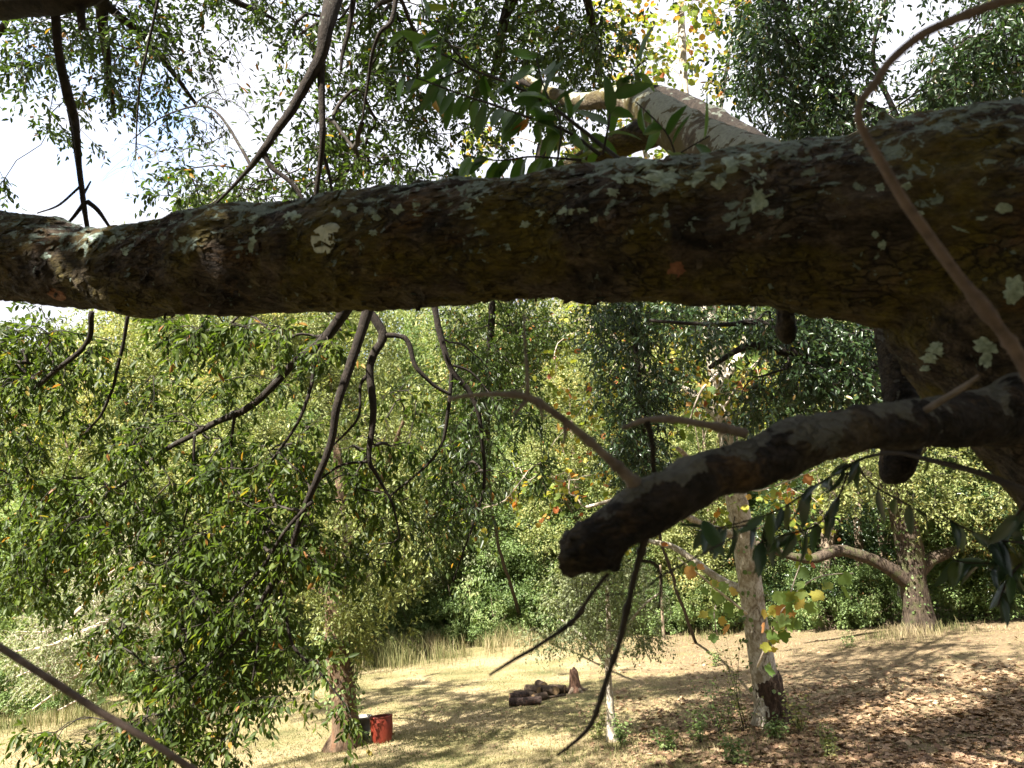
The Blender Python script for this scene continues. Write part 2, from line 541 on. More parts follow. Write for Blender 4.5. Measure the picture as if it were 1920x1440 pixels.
M_SYCLEAFOBJ = leafmat('sycamore_leaf_single', [(0.0, (0.10, 0.17, 0.04)), (0.5, (0.18, 0.26, 0.07)), (0.7, (0.34, 0.32, 0.06)), (0.82, (0.42, 0.26, 0.08)), (1.0, (0.40, 0.17, 0.08))], 0.5, 0.55, 0.25, random_tint=True, boost=(1.3, 1.2, 0.6))
M_LITTER = leafmat('dry_leaf', [(0.0, (0.06, 0.035, 0.022)), (0.4, (0.155, 0.098, 0.055)), (0.75, (0.27, 0.18, 0.105)), (0.95, (0.38, 0.28, 0.18)), (1.0, (0.36, 0.24, 0.09))], 0.15, 0.75, 0.2, boost=(1.1, 0.9, 0.6))
M_LITTEROBJ = leafmat('dry_leaf_single', [(0.0, (0.07, 0.04, 0.025)), (0.4, (0.16, 0.095, 0.058)), (0.75, (0.26, 0.165, 0.105)), (1.0, (0.36, 0.26, 0.18))], 0.15, 0.75, 0.2, random_tint=True, boost=(1.1, 0.9, 0.6))
M_GRASS = leafmat('grass_blade', [(0.0, (0.07, 0.085, 0.03)), (0.35, (0.14, 0.145, 0.055)), (0.6, (0.25, 0.215, 0.11)), (1.0, (0.38, 0.31, 0.19))], 0.3, 0.7, 0.2, boost=(1.1, 1.1, 0.7))

# ------------------------------------------------------------------ ground
def ground():
    xs = np.concatenate([np.linspace(-260, -30, 14), np.linspace(-28, 28, 180), np.linspace(30, 260, 14)])
    ys = np.concatenate([np.linspace(-120, -8, 8), np.linspace(-6, 45, 180), np.linspace(48, 320, 16)])
    X, Y = np.meshgrid(xs, ys)
    p = np.stack([X.ravel(), Y.ravel(), np.zeros(X.size)], 1)
    z = gz(p[:, 0], p[:, 1]) + (fnoise(p * 0.8, 4, 3) - 0.5) * 0.10 * ((abs(p[:, 0]) < 29) & (p[:, 1] < 46))
    V = np.stack([p[:, 0], p[:, 1], z], 1)
    nx, ny = len(xs), len(ys)
    i = np.arange(ny - 1)[:, None] * nx + np.arange(nx - 1)[None]
    q = np.stack([i, i + 1, i + nx + 1, i + nx], -1).reshape(-1, 4)
    m, nt, out = newmat('meadow_ground')
    v = mapped(nt)
    patch = noise(nt, v, 0.55, 5, 0.6, 0.3)
    r1 = ramp(nt, [(0.30, (0.10, 0.105, 0.045)), (0.45, (0.20, 0.175, 0.085)), (0.62, (0.31, 0.25, 0.145))])
    nt.links.new(patch, r1.inputs[0])
    fine = noise(nt, v, 26, 6, 0.7)
    r2 = ramp(nt, [(0.3, (0.55, 0.5, 0.45)), (0.65, (1.2, 1.2, 1.2))])
    nt.links.new(fine, r2.inputs[0])
    col = mixc(nt, 1.0, r1.outputs[0], r2.outputs[0], 'MULTIPLY')
    # bare reddish soil and brown litter towards the right-hand trees
    sx = nt.nodes.new('ShaderNodeSeparateXYZ')
    nt.links.new(v, sx.inputs[0])
    mr = nt.nodes.new('ShaderNodeMapRange')
    mr.inputs['From Min'].default_value = 0.0
    mr.inputs['From Max'].default_value = 5.0
    nt.links.new(sx.outputs['X'], mr.inputs['Value'])
    ad = nt.nodes.new('ShaderNodeMath'); ad.operation = 'MULTIPLY_ADD'
    nt.links.new(mr.outputs[0], ad.inputs[0]); ad.inputs[1].default_value = 0.28
    nt.links.new(noise(nt, v, 1.3, 5, 0.65), ad.inputs[2])
    r3 = ramp(nt, [(0.55, (0, 0, 0)), (0.72, (1, 1, 1))])
    nt.links.new(ad.outputs[0], r3.inputs[0])
    soil = ramp(nt, [(0.3, (0.09, 0.062, 0.038)), (0.55, (0.18, 0.135, 0.08)), (0.75, (0.30, 0.235, 0.145))])
    nt.links.new(noise(nt, v, 14, 5, 0.7), soil.inputs[0])
    col = mixc(nt, r3.outputs[0], col, soil.outputs[0])
    b = nd(nt, 'ShaderNodeBsdfPrincipled', Roughness=0.95)
    b.inputs['Specular IOR Level'].default_value = 0.1
    nt.links.new(col, b.inputs['Base Color'])
    bp = nd(nt, 'ShaderNodeBump')
    bp.inputs['Strength'].default_value = 0.8
    bp.inputs['Distance'].default_value = 0.05
    nt.links.new(fine, bp.inputs['Height'])
    nt.links.new(bp.outputs[0], b.inputs['Normal'])
    nt.links.new(b.outputs[0], out.inputs['Surface'])
    return link('ground', mesh_np('ground', V, [q], m, smooth=True), kind='structure')

GROUND = ground()
def gzn(x, y):
    x, y = np.atleast_1d(x), np.atleast_1d(y)
    p = np.stack([x, y, np.zeros(len(x))], 1)
    return gz(x, y) + (fnoise(p * 0.8, 4, 3) - 0.5) * 0.10

# ------------------------------------------------------------------ foliage growth
def sample_blobs(blobs):
    """blobs: (px, py, rx, ry, depth0, depth1, n) -> cluster centres"""
    out = []
    for (x, y, rx, ry, d0, d1, n) in blobs:
        a = RNG.uniform(0, 2 * math.pi, n)
        r = np.sqrt(RNG.uniform(0, 1, n)) * (1 + RNG.normal(0, 0.12, n))
        d = RNG.uniform(d0, d1, n)
        for k in range(n):
            out.append(P(x + rx * r[k] * math.cos(a[k]), y + ry * r[k] * math.sin(a[k]), d[k]))
    return np.array(out)

def grow(paths, clusters, droop=0.25, up_pen=0.5, r0=0.0016, sag=0.12, maxr=0.03):
    """joins every cluster to the nearest wood, nearest first; returns polylines (N,5,3), radii (N,5) and end directions"""
    pos, tan, par = [], [], []
    for path in paths:
        s = max(1, len(path) // 24)
        T = nrm(np.gradient(path, axis=0))
        for k in range(0, len(path), s):
            pos.append(path[k]); tan.append(T[k]); par.append(-1)
    npath = len(pos)
    n = len(clusters)
    A = np.zeros((npath + 3 * n, 3)); TT = np.zeros_like(A)
    A[:npath] = pos; TT[:npath] = tan
    par = par + [-1] * (3 * n)
    dmin = np.array([np.min(np.linalg.norm(A[:npath] - c, axis=1)) for c in clusters])
    order = np.argsort(dmin)
    m = npath
    lines, ends, chains = [], np.zeros((n, 3)), []
    for ci in order:
        c = clusters[ci]
        v = c - A[:m]
        dist = np.linalg.norm(v, axis=1)
        turn = 1 - np.einsum('ij,ij->i', v, TT[:m]) / np.maximum(dist, 1e-6)
        score = dist * (1 + 0.35 * turn) + up_pen * np.maximum(0, v[:, 2])
        j = int(np.argmin(score))
        a = A[j]
        L = dist[j]
        h1 = a + TT[j] * L * 0.35 + RNG.normal(0, 0.06 * L, 3)
        h2 = c + np.array([0, 0, sag * L]) - nrm(v[j]) * L * 0.3 + RNG.normal(0, 0.06 * L, 3)
        t = np.linspace(0, 1, 6)[:, None]
        b = (1 - t) ** 3 * a + 3 * t * (1 - t) ** 2 * h1 + 3 * t * t * (1 - t) * h2 + t ** 3 * c
        b[1:-1] += RNG.normal(0, 0.015 * L, (4, 3))
        lines.append(b)
        last = j
        idx = []
        Tb = nrm(np.gradient(b, axis=0))
        for q in (2, 4, 5):
            A[m] = b[q]; TT[m] = Tb[q]; par[m] = last; last = m; idx.append(m); m += 1
        chains.append((j, idx))
        ends[ci] = Tb[-1]
    cnt = np.zeros(m)
    for (j, idx) in chains:
        cnt[idx[-1]] += 1
    for k in range(m - 1, npath - 1, -1):
        if par[k] >= 0:
            cnt[par[k]] += cnt[k]
    RR = []
    for (j, idx) in chains:
        c0, c1, c2 = cnt[idx[0]], cnt[idx[1]], cnt[idx[2]]
        RR.append(np.minimum(maxr, r0 * np.sqrt(1 + np.array([c0, c0, c0, c1, c1, c2]))))
    return np.array(lines), np.array(RR), ends

def twig_leaves(clusters, ends, twigs=6, tl=(0.15, 0.38), leaves=9, L=(0.05, 0.075), ratio=0.34, droop=0.35, tpl=None, spread=0.9, tint_bias=0.0, out_r=0.0012):
    n = len(clusters)
    N = n * twigs
    c = np.repeat(clusters, twigs, 0)
    e = np.repeat(ends, twigs, 0)
    d = nrm(e * 0.6 + nrm(RNG.normal(size=(N, 3))) * spread + np.array([0, 0, -droop]))
    ln = RNG.uniform(tl[0], tl[1], N)
    K = 4
    PP = np.zeros((N, K, 3))
    PP[:, 0] = c
    dd = d.copy()
    for k in range(1, K):
        dd = nrm(dd + np.array([0, 0, -droop * 0.5]) + RNG.normal(0, 0.14, (N, 3)))
        PP[:, k] = PP[:, k - 1] + dd * (ln / (K - 1))[:, None]
    RR = np.repeat(np.array([[1.0, 0.85, 0.65, 0.4]]), N, 0) * out_r
    M = N * leaves
    ti = np.tile(np.linspace(0.12, 1.0, leaves), N) + RNG.normal(0, 0.04, M)
    ti = np.clip(ti, 0, 1) * (K - 1)
    k0 = np.minimum(ti.astype(int), K - 2)
    f = (ti - k0)[:, None]
    row = np.repeat(np.arange(N), leaves)
    pos = PP[row, k0] * (1 - f) + PP[row, k0 + 1] * f
    axis = nrm(PP[row, k0 + 1] - PP[row, k0])
    side = nrm(np.cross(axis, nrm(RNG.normal(size=(M, 3)))))
    ld = nrm(axis * 0.75 + side * 0.9 + np.array([0, 0, -droop * 0.7]))
    up = nrm(np.array([0, 0, 1.0]) + RNG.normal(0, 0.55, (M, 3)))
    LL = RNG.uniform(L[0], L[1], M)
    WW = LL * ratio * RNG.uniform(0.8, 1.2, M)
    base = np.repeat(RNG.uniform(0.1, 0.75, n), twigs * leaves)
    tint = np.clip(base * 0.5 + RNG.uniform(0, 0.5, M) + tint_bias, 0, 0.95)
    odd = RNG.random(M) < 0.02
    tint[odd] = RNG.uniform(0.96, 1.0, odd.sum())
    V, Fc, T = leaves_arrays(tpl or tpl_lance(), pos, ld, up, LL, WW, tint)
    return PP, RR, V, Fc, T

def foliage_system(parent, name, paths, blobs, mat_leaf, mat_twig, clusters=None, growkw={}, leafkw={}, sides=4):
    """branchlets + leaves that hang on the given wood; parented to that wood as stuff"""
    cl = sample_blobs(blobs) if clusters is None else clusters
    lines, RR, ends = grow(paths, cl, **growkw)
    V1, Q1 = many_tubes(lines, RR, sides)
    PP, R2, V, Fc, T = twig_leaves(cl, ends, **leafkw)
    V2, Q2 = many_tubes(PP, R2, 3)
    VV = np.vstack([V1, V2])
    me = mesh_np(name + '_twigs', VV, [np.vstack([Q1, Q2 + len(V1)])], mat_twig, smooth=True)
    link('twigs', me, parent, kind='stuff')
    me = mesh_np(name + '_leaves', V, [Fc], mat_leaf, T)
    return link('foliage', me, parent, kind='stuff')

# ------------------------------------------------------------------ the near oak
oak_base = np.array([2.9, 1.6, -2.72])
OAK = thing('oak_tree', oak_base, 'huge mossy oak in the foreground whose thick lichen-spotted limb crosses the whole view', 'tree')

def remesh(parts, voxel, smooth_it):
    mb = MB()
    for V, f in parts:
        mb.add(V, f)
    me = mb.mesh('tmp', None)
    o = bpy.data.objects.new('tmp', me)
    COL.objects.link(o)
    r = o.modifiers.new('r', 'REMESH')
    r.mode = 'VOXEL'
    r.voxel_size = voxel
    s = o.modifiers.new('s', 'SMOOTH')
    s.factor = 0.5
    s.iterations = smooth_it
    dg = bpy.context.evaluated_depsgraph_get()
    ev = o.evaluated_get(dg).to_mesh()
    V = np.zeros(len(ev.vertices) * 3, np.float32); ev.vertices.foreach_get('co', V); V = V.reshape(-1, 3).astype(float)
    N = np.zeros(len(ev.vertices) * 3, np.float32); ev.vertices.foreach_get('normal', N); N = N.reshape(-1, 3).astype(float)
    nl = len(ev.loops)
    li = np.zeros(nl, np.int32); ev.loops.foreach_get('vertex_index', li)
    tot = np.zeros(len(ev.polygons), np.int32); ev.polygons.foreach_get('loop_total', tot)
    st = np.cumsum(tot) - tot
    fs = []
    for k in (3, 4):
        s_ = st[tot == k]
        if len(s_):
            fs.append(li[s_[:, None] + np.arange(k)[None]])
    bpy.data.objects.remove(o)
    return V, N, fs

def edge_rows(rows):
    """rows (px, top, bottom, depth) -> (px, py, depth, r)"""
    return [(x, (t + b) / 2, d, (b - t) / 2) for x, t, b, d in rows]

limb_p, limb_r = pxpath(edge_rows([(-420, 250, 420, 2.45), (-200, 330, 480, 2.25), (-60, 385, 545, 2.12), (40, 404, 562, 2.04), (110, 420, 572, 1.98), (200, 431, 582, 1.92), (290, 423, 596, 1.86), (380, 400, 588, 1.80),
                                   (480, 386, 582, 1.75), (600, 374, 582, 1.69), (740, 352, 574, 1.62), (900, 344, 569, 1.56), (1060, 322, 568, 1.50), (1180, 303, 566, 1.46),
                                   (1320, 290, 562, 1.42), (1430, 278, 562, 1.39), (1560, 256, 590, 1.37), (1700, 215, 620, 1.36), (1850, 200, 650, 1.36)]), 160)
trunk_p, trunk_r = pxpath([(1690, 400, 1.37, 150), (1790, 435, 1.36, 215), (1932, 560, 1.36, 250), (2092, 720, 1.40, 262), (2400, 1050, 1.5, 300), (2700, 1500, 1.75, 330), (2900, 2000, 2.1, 360), (3000, 2700, 2.6, 420)], 60)
rear_p, rear_r = pxpath([(1850, 420, 1.5, 200), (2000, 310, 1.6, 130), (2200, 150, 1.8, 105), (2500, -250, 2.4, 70), (2900, -900, 3.4, 40)], 40)
knot_p, knot_r = pxpath([(1640, 300, 1.33, 60), (1655, 225, 1.33, 22), (1652, 196, 1.33, 14)], 8)
spur_p, spur_r = pxpath([(1800, 330, 1.27, 30), (1830, 250, 1.26, 30), (1760, 215, 1.30, 20), (1920, 230, 1.25, 40)], 12)
limb_r = limb_r * (1 + 0.02 * np.sin(np.arange(160) * 0.45))
parts = [tube_arrays(limb_p, limb_r, 26), tube_arrays(trunk_p, trunk_r, 30), tube_arrays(rear_p, rear_r, 20), tube_arrays(knot_p, knot_r, 10)]
bV, bN, bF = remesh(parts, 0.0070, 6)
st = np.array([0.32, 1.0, 1.0])
dsp = (fnoise(bV * st * 9, 4, 1) - 0.5) * 0.034 + (fnoise(bV * st * 38, 3, 2) - 0.5) * 0.020 + (fnoise(bV * np.array([1, 0.6, 1]) * 70, 2, 12) - 0.5) * 0.007
flk = fnoise(bV * np.array([0.5, 1, 1]) * 22, 3, 5)
dsp += np.where(flk > 0.55, 0.0035, 0.0)
bV = bV + bN * dsp[:, None]
bark_me = mesh_np('trunk_and_limb', bV, bF, M_OAK, smooth=True)
TRUNK = link('trunk', bark_me, OAK, label='dark mossy trunk and thick horizontal limb with pale lichen')
bvh = BVHTree.FromPolygons([tuple(v) for v in bV], [tuple(f) for fs in bF for f in fs])

def surf(px, py):
    d = Vector(nrm(P(px, py, 1.0)))
    h = bvh.ray_cast(Vector((0, 0, 0)), d)
    return (np.array(h[0]), np.array(h[1])) if h[0] is not None else (None, None)

def patch(px, py, rx, ry, mat, name, label=None, rag=0.6, lift=0.003, ang=0.0):
    k, rings = 26, 4
    rx, ry = rx * 1.02, ry * 1.02
    prof = 1 + (fnoise(np.stack([np.cos(np.arange(k) * 2 * math.pi / k) * 3.0 + px, np.sin(np.arange(k) * 2 * math.pi / k) * 3.0 + py, np.zeros(k)], 1), 3, int(px)) - 0.5) * 2 * rag
    V = []
    c, n = surf(px, py)
    if c is None:
        return
    V.append(c + n * lift * 1.4)
    for q in range(1, rings + 1):
        for j in range(k):
            a = j * 2 * math.pi / k
            u, w = rx * prof[j] * q / rings * math.cos(a), ry * prof[j] * q / rings * math.sin(a)
            x, y = px + u * math.cos(ang) - w * math.sin(ang), py + u * math.sin(ang) + w * math.cos(ang)
            s, n = surf(x, y)
            if s is None or np.linalg.norm(s - c) > 0.12:
                s, n = V[-1] if len(V) else c, np.zeros(3)
            V.append(s + n * (lift * RNG.uniform(0.3, 1.5) if q < rings else 0.0004))
    V = np.array(V)
    T = np.array([[0, 1 + j, 1 + (j + 1) % k] for j in range(k)])
    Q = np.array([[1 + (q - 1) * k + j, 1 + q * k + j, 1 + q * k + (j + 1) % k, 1 + (q - 1) * k + (j + 1) % k] for q in range(1, rings) for j in range(k)])
    link(name, mesh_np(name, V, [Q, T], mat, smooth=True), OAK, label=label)

patch(606, 452, 22, 27, M_WHITELICHEN, 'lichen_patch', 'large round white lichen patch', 0.14, 0.0018)
patch(622, 427, 15, 10, M_WHITELICHEN, 'lichen_patch', None, 0.3, 0.003)
for (x, y, rx, ry) in [(1172, 336, 20, 12), (1245, 327, 32, 12), (1249, 346, 22, 13), (1310, 335, 24, 12), (1345, 341, 14, 11), (1383, 305, 28, 17), (1424, 332, 18, 14),
                       (1422, 372, 20, 21), (1440, 300, 12, 7), (1150, 360, 11, 8), (1213, 309, 24, 8), (1092, 395, 9, 6), (1112, 412, 8, 5), (1140, 402, 7, 5), (1020, 400, 12, 7),
                       (1060, 398, 16, 7), (984, 421, 10, 6), (952, 462, 7, 6), (745, 392, 11, 9), (780, 382, 8, 6), (706, 408, 8, 7), (660, 390, 9, 8), (630, 398, 9, 8), (545, 405, 14, 10),
                       (538, 424, 9, 7), (470, 410, 14, 5), (485, 432, 11, 6), (473, 460, 8, 14), (430, 432, 10, 5), (700, 436, 8, 5), (670, 454, 6, 5), (785, 402, 8, 4), (880, 388, 11, 8), (900, 374, 9, 6),
                       (215, 452, 22, 9), (180, 444, 14, 6), (235, 470, 8, 7), (85, 480, 8, 6), (345, 448, 9, 5), (1650, 352, 10, 8), (1700, 350, 9, 7), (1725, 400, 7, 5),
                       (1850, 650, 20, 17), (1848, 675, 12, 12), (1755, 655, 16, 12), (1742, 672, 12, 9), (1735, 690, 9, 6), (1900, 545, 20, 26), (1880, 390, 16, 8), (1840, 410, 10, 4), (1800, 430, 16, 3),
                       (1610, 280, 10, 8), (1640, 440, 6, 6), (1655, 460, 6, 8)]:
    patch(x, y, rx, ry, M_LICHEN, 'lichen_patch', None, 0.75, 0.0022, random.uniform(-0.3, 0.3))
patch(106, 552, 20, 9, M_SCAR, 'bark_scar', 'reddish oval scar where bark has fallen off', 0.12, 0.001, 0.45)
patch(1268, 505, 16, 14, M_SCAR, 'bark_scar', 'brown flaked patch of bark', 0.5, 0.001, 0.2)

# bark flakes lifted along the limb
def flakes():
    k = 900
    V, Q, n0 = [], [], 0
    tries = 0
    while n0 < k and tries < 4000:
        tries += 1
        x = random.uniform(0, 1600)
        t = np.interp(x, [0, 290, 740, 1430, 1600], [400, 428, 352, 280, 255])
        b = np.interp(x, [0, 290, 740, 1430, 1600], [560, 592, 572, 560, 600])
        y = t + (b - t) * random.uniform(-0.005, 1.0)
        s, n = surf(x, y)
        if s is None:
            continue
        ax = nrm(np.cross(n, np.array([0, 0.1, 1.0])) + RNG.normal(0, 0.25, 3))
        ay = np.cross(n, ax)
        l, w = random.uniform(0.006, 0.022), random.uniform(0.004, 0.010)
        h = random.uniform(0.002, 0.007)
        for (a, c, e) in ((-1, -1, 0.0005), (1, -0.8, 0.001), (0.7, 1, h), (-0.8, 0.9, h * 0.7)):
            V.append(s + ax * a * l + ay * c * w + n * e)
        Q.append([n0 * 4 + i for i in range(4)])
        n0 += 1
    link('bark_flakes', mesh_np('bark_flakes', np.array(V), [np.array(Q)], M_OAK), OAK, kind='stuff')
flakes()

# lower broken limb
low_p, low_r = pxpath([(2060, 720, 1.32, 62), (1985, 745, 1.22, 58), (1900, 772, 1.12, 58), (1800, 790, 1.06, 48), (1700, 797, 1.02, 45), (1600, 808, 0.98, 46), (1500, 832, 0.95, 50), (1420, 862, 0.93, 45), (1330, 893, 0.91, 47),
                       (1250, 932, 0.89, 46), (1190, 966, 0.88, 52), (1135, 1003, 0.87, 49), (1095, 1032, 0.865, 46), (1070, 1055, 0.86, 38), (1062, 1062, 0.86, 22)], 110)
lp2, lr2 = pxpath([(1120, 1030, 0.87, 34), (1150, 1058, 0.87, 22), (1148, 1074, 0.87, 8)], 8)
col_p, col_r = pxpath([(1870, 790, 1.14, 30), (1875, 745, 1.12, 36), (1930, 735, 1.14, 40), (2000, 760, 1.2, 40)], 12)
lV, lN, lF = remesh([tube_arrays(low_p, low_r, 18), tube_arrays(lp2, lr2, 8), tube_arrays(col_p, col_r, 12)], 0.005, 4)
tipw = np.clip(1 - np.linalg.norm(lV - low_p[-1], axis=1) / 0.075, 0, 1)
lV = lV + lN * ((fnoise(lV * 16, 3, 8) - 0.5) * 0.020 + (fnoise(lV * 60, 2, 9) - 0.5) * 0.009 + (fnoise(lV * 75, 3, 19) - 0.5) * 0.045 * tipw)[:, None]
LOW = link('broken_limb', mesh_np('broken_limb', lV, lF, M_STUB, smooth=True), OAK, label='dark knobby limb ending in a rotted stub')

def stick(rows, n, sides, mat, name, parent, label=None, rough=0.15, wob=0.004, freq=6, seed=1, knots=0):
    p, r = pxpath(rows, n)
    p = wobble(p, wob, freq, seed)
    if knots:
        for k in range(knots):
            c = RNG.integers(2, n - 2)
            r[c] *= 1.35
    V, f = tube_arrays(p, r, sides, rough=rough, freq=60, seed=seed)
    if parent is None:
        return p, r, V, f
    o = link(name, MB().add(V, f).mesh(name, mat), parent, label=label)
    return p, r, o

# dead twigs that rise from and hang under the broken limb
_, _, DT = stick([(1200, 915, 0.88, 13), (1150, 868, 0.86, 9.5), (1085, 812, 0.84, 8), (1035, 772, 0.83, 7.5), (988, 744, 0.82, 8), (930, 739, 0.82, 5), (880, 741, 0.83, 4.5), (842, 748, 0.84, 4)], 44, 8, M_DEADTWIG, 'dead_twig', LOW, 'grey forked dead twig above the stub', knots=5)
for rows, n in (([(990, 742, 0.82, 6), (988, 700, 0.82, 4), (984, 640, 0.83, 3), (982, 585, 0.84, 2)], 16),
                ([(990, 748, 0.82, 5), (975, 765, 0.815, 4), (962, 780, 0.81, 2)], 7),
                ([(1010, 758, 0.82, 4), (1020, 790, 0.82, 1.5)], 5),
                ([(1058, 795, 0.835, 5), (1060, 812, 0.835, 4), (1056, 832, 0.835, 2.5)], 6)):
    p, r = pxpath(rows, n)
    V, f = tube_arrays(p, r, 6, rough=0.12, freq=90)
    link('twig_fork', MB().add(V, f).mesh('twig_fork', M_DEADTWIG), LOW)
stick([(1395, 812, 0.93, 11), (1330, 797, 0.90, 7.5), (1260, 787, 0.88, 6.5), (1205, 790, 0.87, 6), (1168, 803, 0.86, 4)], 26, 8, M_DEADTWIG, 'dead_twig', LOW, 'short grey twig curving off the top of the stub limb', knots=3)
stick([(1212, 790, 0.87, 7), (1222, 830, 0.87, 6), (1226, 885, 0.88, 5)], 10, 7, M_STUB, 'twig_fork', LOW)
stick([(1735, 770, 0.97, 7), (1790, 735, 0.94, 6), (1835, 705, 0.92, 4)], 12, 7, M_DEADTWIG, 'dead_twig', LOW, 'straight grey twig against the trunk')
stick([(1212, 1000, 0.88, 10), (1200, 1045, 0.88, 7.5), (1185, 1110, 0.88, 6), (1172, 1170, 0.88, 6.5), (1150, 1245, 0.88, 5), (1130, 1310, 0.88, 5.5), (1110, 1360, 0.88, 5), (1085, 1385, 0.88, 4), (1045, 1415, 0.88, 2.5)], 50, 7, M_TWIG, 'hanging_twig', LOW,
      'long dark crooked twig hanging below the stub', wob=0.008, freq=9, seed=4, knots=6)
stick([(1140, 1075, 0.87, 4), (1105, 1120, 0.86, 4), (1075, 1165, 0.86, 5), (1010, 1210, 0.85, 4), (960, 1240, 0.85, 3.5), (918, 1266, 0.85, 2.5)], 34, 6, M_TWIG, 'hanging_twig', LOW, 'dark twig slanting down to the left of the stub', wob=0.005, freq=9, seed=5, knots=4)
stick([(1203, 1052, 0.88, 4), (1225, 1055, 0.88, 4), (1240, 1080, 0.88, 3.5), (1236, 1140, 0.88, 2.2)], 14, 6, M_TWIG, 'twig_fork', LOW, wob=0.002)
stick([(1240, 1080, 0.88, 3), (1300, 1048, 0.95, 2.2), (1380, 1005, 1.05, 1.6)], 14, 5, M_TWIG, 'twig_fork', LOW, wob=0.004)
stick([(1238, 1080, 0.88, 2.5), (1200, 1110, 0.88, 1.8), (1130, 1117, 0.88, 1.4)], 10, 5, M_TWIG, 'twig_fork', LOW, wob=0.003)

# mossy branch stubs behind the limb
stick([(1660, 560, 1.95, 26), (1670, 640, 1.9, 27), (1684, 720, 1.85, 30), (1696, 800, 1.8, 32), (1690, 850, 1.78, 34), (1672, 885, 1.78, 28), (1655, 895, 1.78, 12)], 40, 14, M_STUB, 'branch_stub', OAK, 'mossy hanging branch stub behind the broken limb', rough=0.2)
stick([(1468, 540, 1.6, 20), (1472, 590, 1.6, 17), (1474, 625, 1.6, 19), (1482, 642, 1.6, 10)], 16, 10, M_STUB, 'branch_stub', OAK, 'short black stub under the limb', rough=0.2)

# rear limbs of the oak above the big limb
ra_p, ra_r = pxpath([(1470, 330, 1.75, 60), (1400, 302, 1.95, 50), (1320, 268, 2.2, 46), (1262, 235, 2.4, 42), (1222, 208, 2.6, 36), (1190, 190, 2.72, 27), (1150, 182, 2.85, 21), (1090, 190, 3.0, 15), (1030, 172, 3.2, 10), (980, 140, 3.4, 5)], 60)
rb_p, rb_r = pxpath([(1225, 205, 2.6, 32), (1235, 235, 2.5, 34), (1180, 262, 2.55, 27), (1120, 290, 2.6, 24), (1060, 325, 2.65, 20), (1000, 360, 2.7, 16)], 40)
rc_p, rc_r = pxpath([(1470, 330, 2.6, 34), (1400, 270, 2.8, 30), (1310, 215, 3.0, 26), (1230, 182, 3.2, 22), (1160, 182, 3.3, 18), (1085, 190, 3.4, 12), (980, 150, 3.8, 8)], 50)
for p, r, m, lb in ((ra_p, ra_r, M_PALELIMB, 'pale lichen-coated limb rising behind the main limb'), (rb_p, rb_r, M_OAK, 'dark mossy limb arching down behind the main limb'), (rc_p, rc_r, M_BRANCH, 'rough grey limb behind the pale limb')):
    V, f = tube_arrays(p, r, 20, rough=0.16, freq=26, seed=3)
    link('rear_limb', MB().add(V, f).mesh('rear_limb', m), OAK, label=lb)
_ = stick([(1020, 265, 3.1, 10), (1012, 300, 3.1, 9), (1010, 345, 3.1, 8)], 8, 8, M_BRANCH, 'branch_stub', OAK)

# top-left limb
tl_p, tl_r = pxpath([(-300, 30, 2.3, 44), (-60, 8, 2.2, 36), (40, -4, 2.15, 34), (100, -8, 2.12, 34), (170, -30, 2.1, 34), (300, -130, 2.2, 30), (600, -380, 2.6, 28), (1300, -500, 2.8, 40), (2300, -420, 2.6, 55)], 90)
V, f = tube_arrays(tl_p, tl_r, 18, rough=0.14, freq=22, seed=6)
TL = link('upper_limb', MB().add(V, f).mesh('upper_limb', M_BRANCH), OAK, label='dark limb at the top corner with a short stub')
stick([(150, 5, 2.1, 9), (153, 30, 2.1, 8), (154, 55, 2.1, 7)], 8, 8, M_BRANCH, 'branch_stub', TL)

# ------------------------------------------------------------------ boughs with foliage
def bough(label, polys, blobs, mat=M_LEAF, barkm=M_BRANCH, parent=OAK, growkw={}, leafkw={}, wob=0.03, extra=(), dens=1.0):
    """polys: picture polylines of main wood; first one carries the rest"""
    mb = MB()
    paths = []
    for k, rows in enumerate(polys):
        p, r = pxpath(rows, max(14, int(len(rows) * 9)))
        p = wobble(p, wob, 2.2, 10 + k)
        V, f = tube_arrays(p, r, 8, rough=0.16, freq=30, seed=k)
        mb.add(V, f)
        paths.append(p)
    paths = paths + list(extra)
    o = link('bough', mb.mesh('bough', barkm), parent, label=label)
    o['kind'] = 'thing'
    del o['kind']
    if blobs:
        foliage_system(o, 'bough', paths, [(*b[:6], max(1, int(b[6] * dens))) for b in blobs], mat, M_TWIG, growkw=growkw, leafkw=leafkw)
    return o, paths

# A: hanging bough with two tails at the left, above the limb
bough('thin bough hanging from the corner limb with two spurred tails', [
    [(103, 20, 2.15, 9), (112, 110, 2.2, 8), (128, 180, 2.25, 9), (140, 220, 2.3, 8), (146, 262, 2.3, 6), (152, 330, 2.35, 5), (158, 385, 2.35, 5), (166, 440, 2.4, 4)],
    [(132, 205, 2.3, 8), (138, 240, 2.32, 6), (146, 300, 2.34, 5), (152, 340, 2.34, 5), (158, 400, 2.34, 4)],
    [(164, 378, 2.35, 5), (185, 395, 2.35, 4), (210, 432, 2.35, 2.5)],
    [(155, 385, 2.35, 4), (135, 410, 2.35, 3), (115, 430, 2.35, 2)],
    [(150, 350, 2.35, 2.5), (110, 385, 2.4, 2), (70, 400, 2.5, 1.2)],
    [(152, 372, 2.35, 3), (170, 340, 2.4, 1.5)]], [], wob=0.006)

canopy_kw = dict(dens=0.8, growkw=dict(up_pen=0.3, r0=0.0015, maxr=0.02), leafkw=dict(twigs=5, tl=(0.12, 0.30), leaves=8, ratio=0.42, L=(0.036, 0.062), droop=0.25, tint_bias=-0.05))
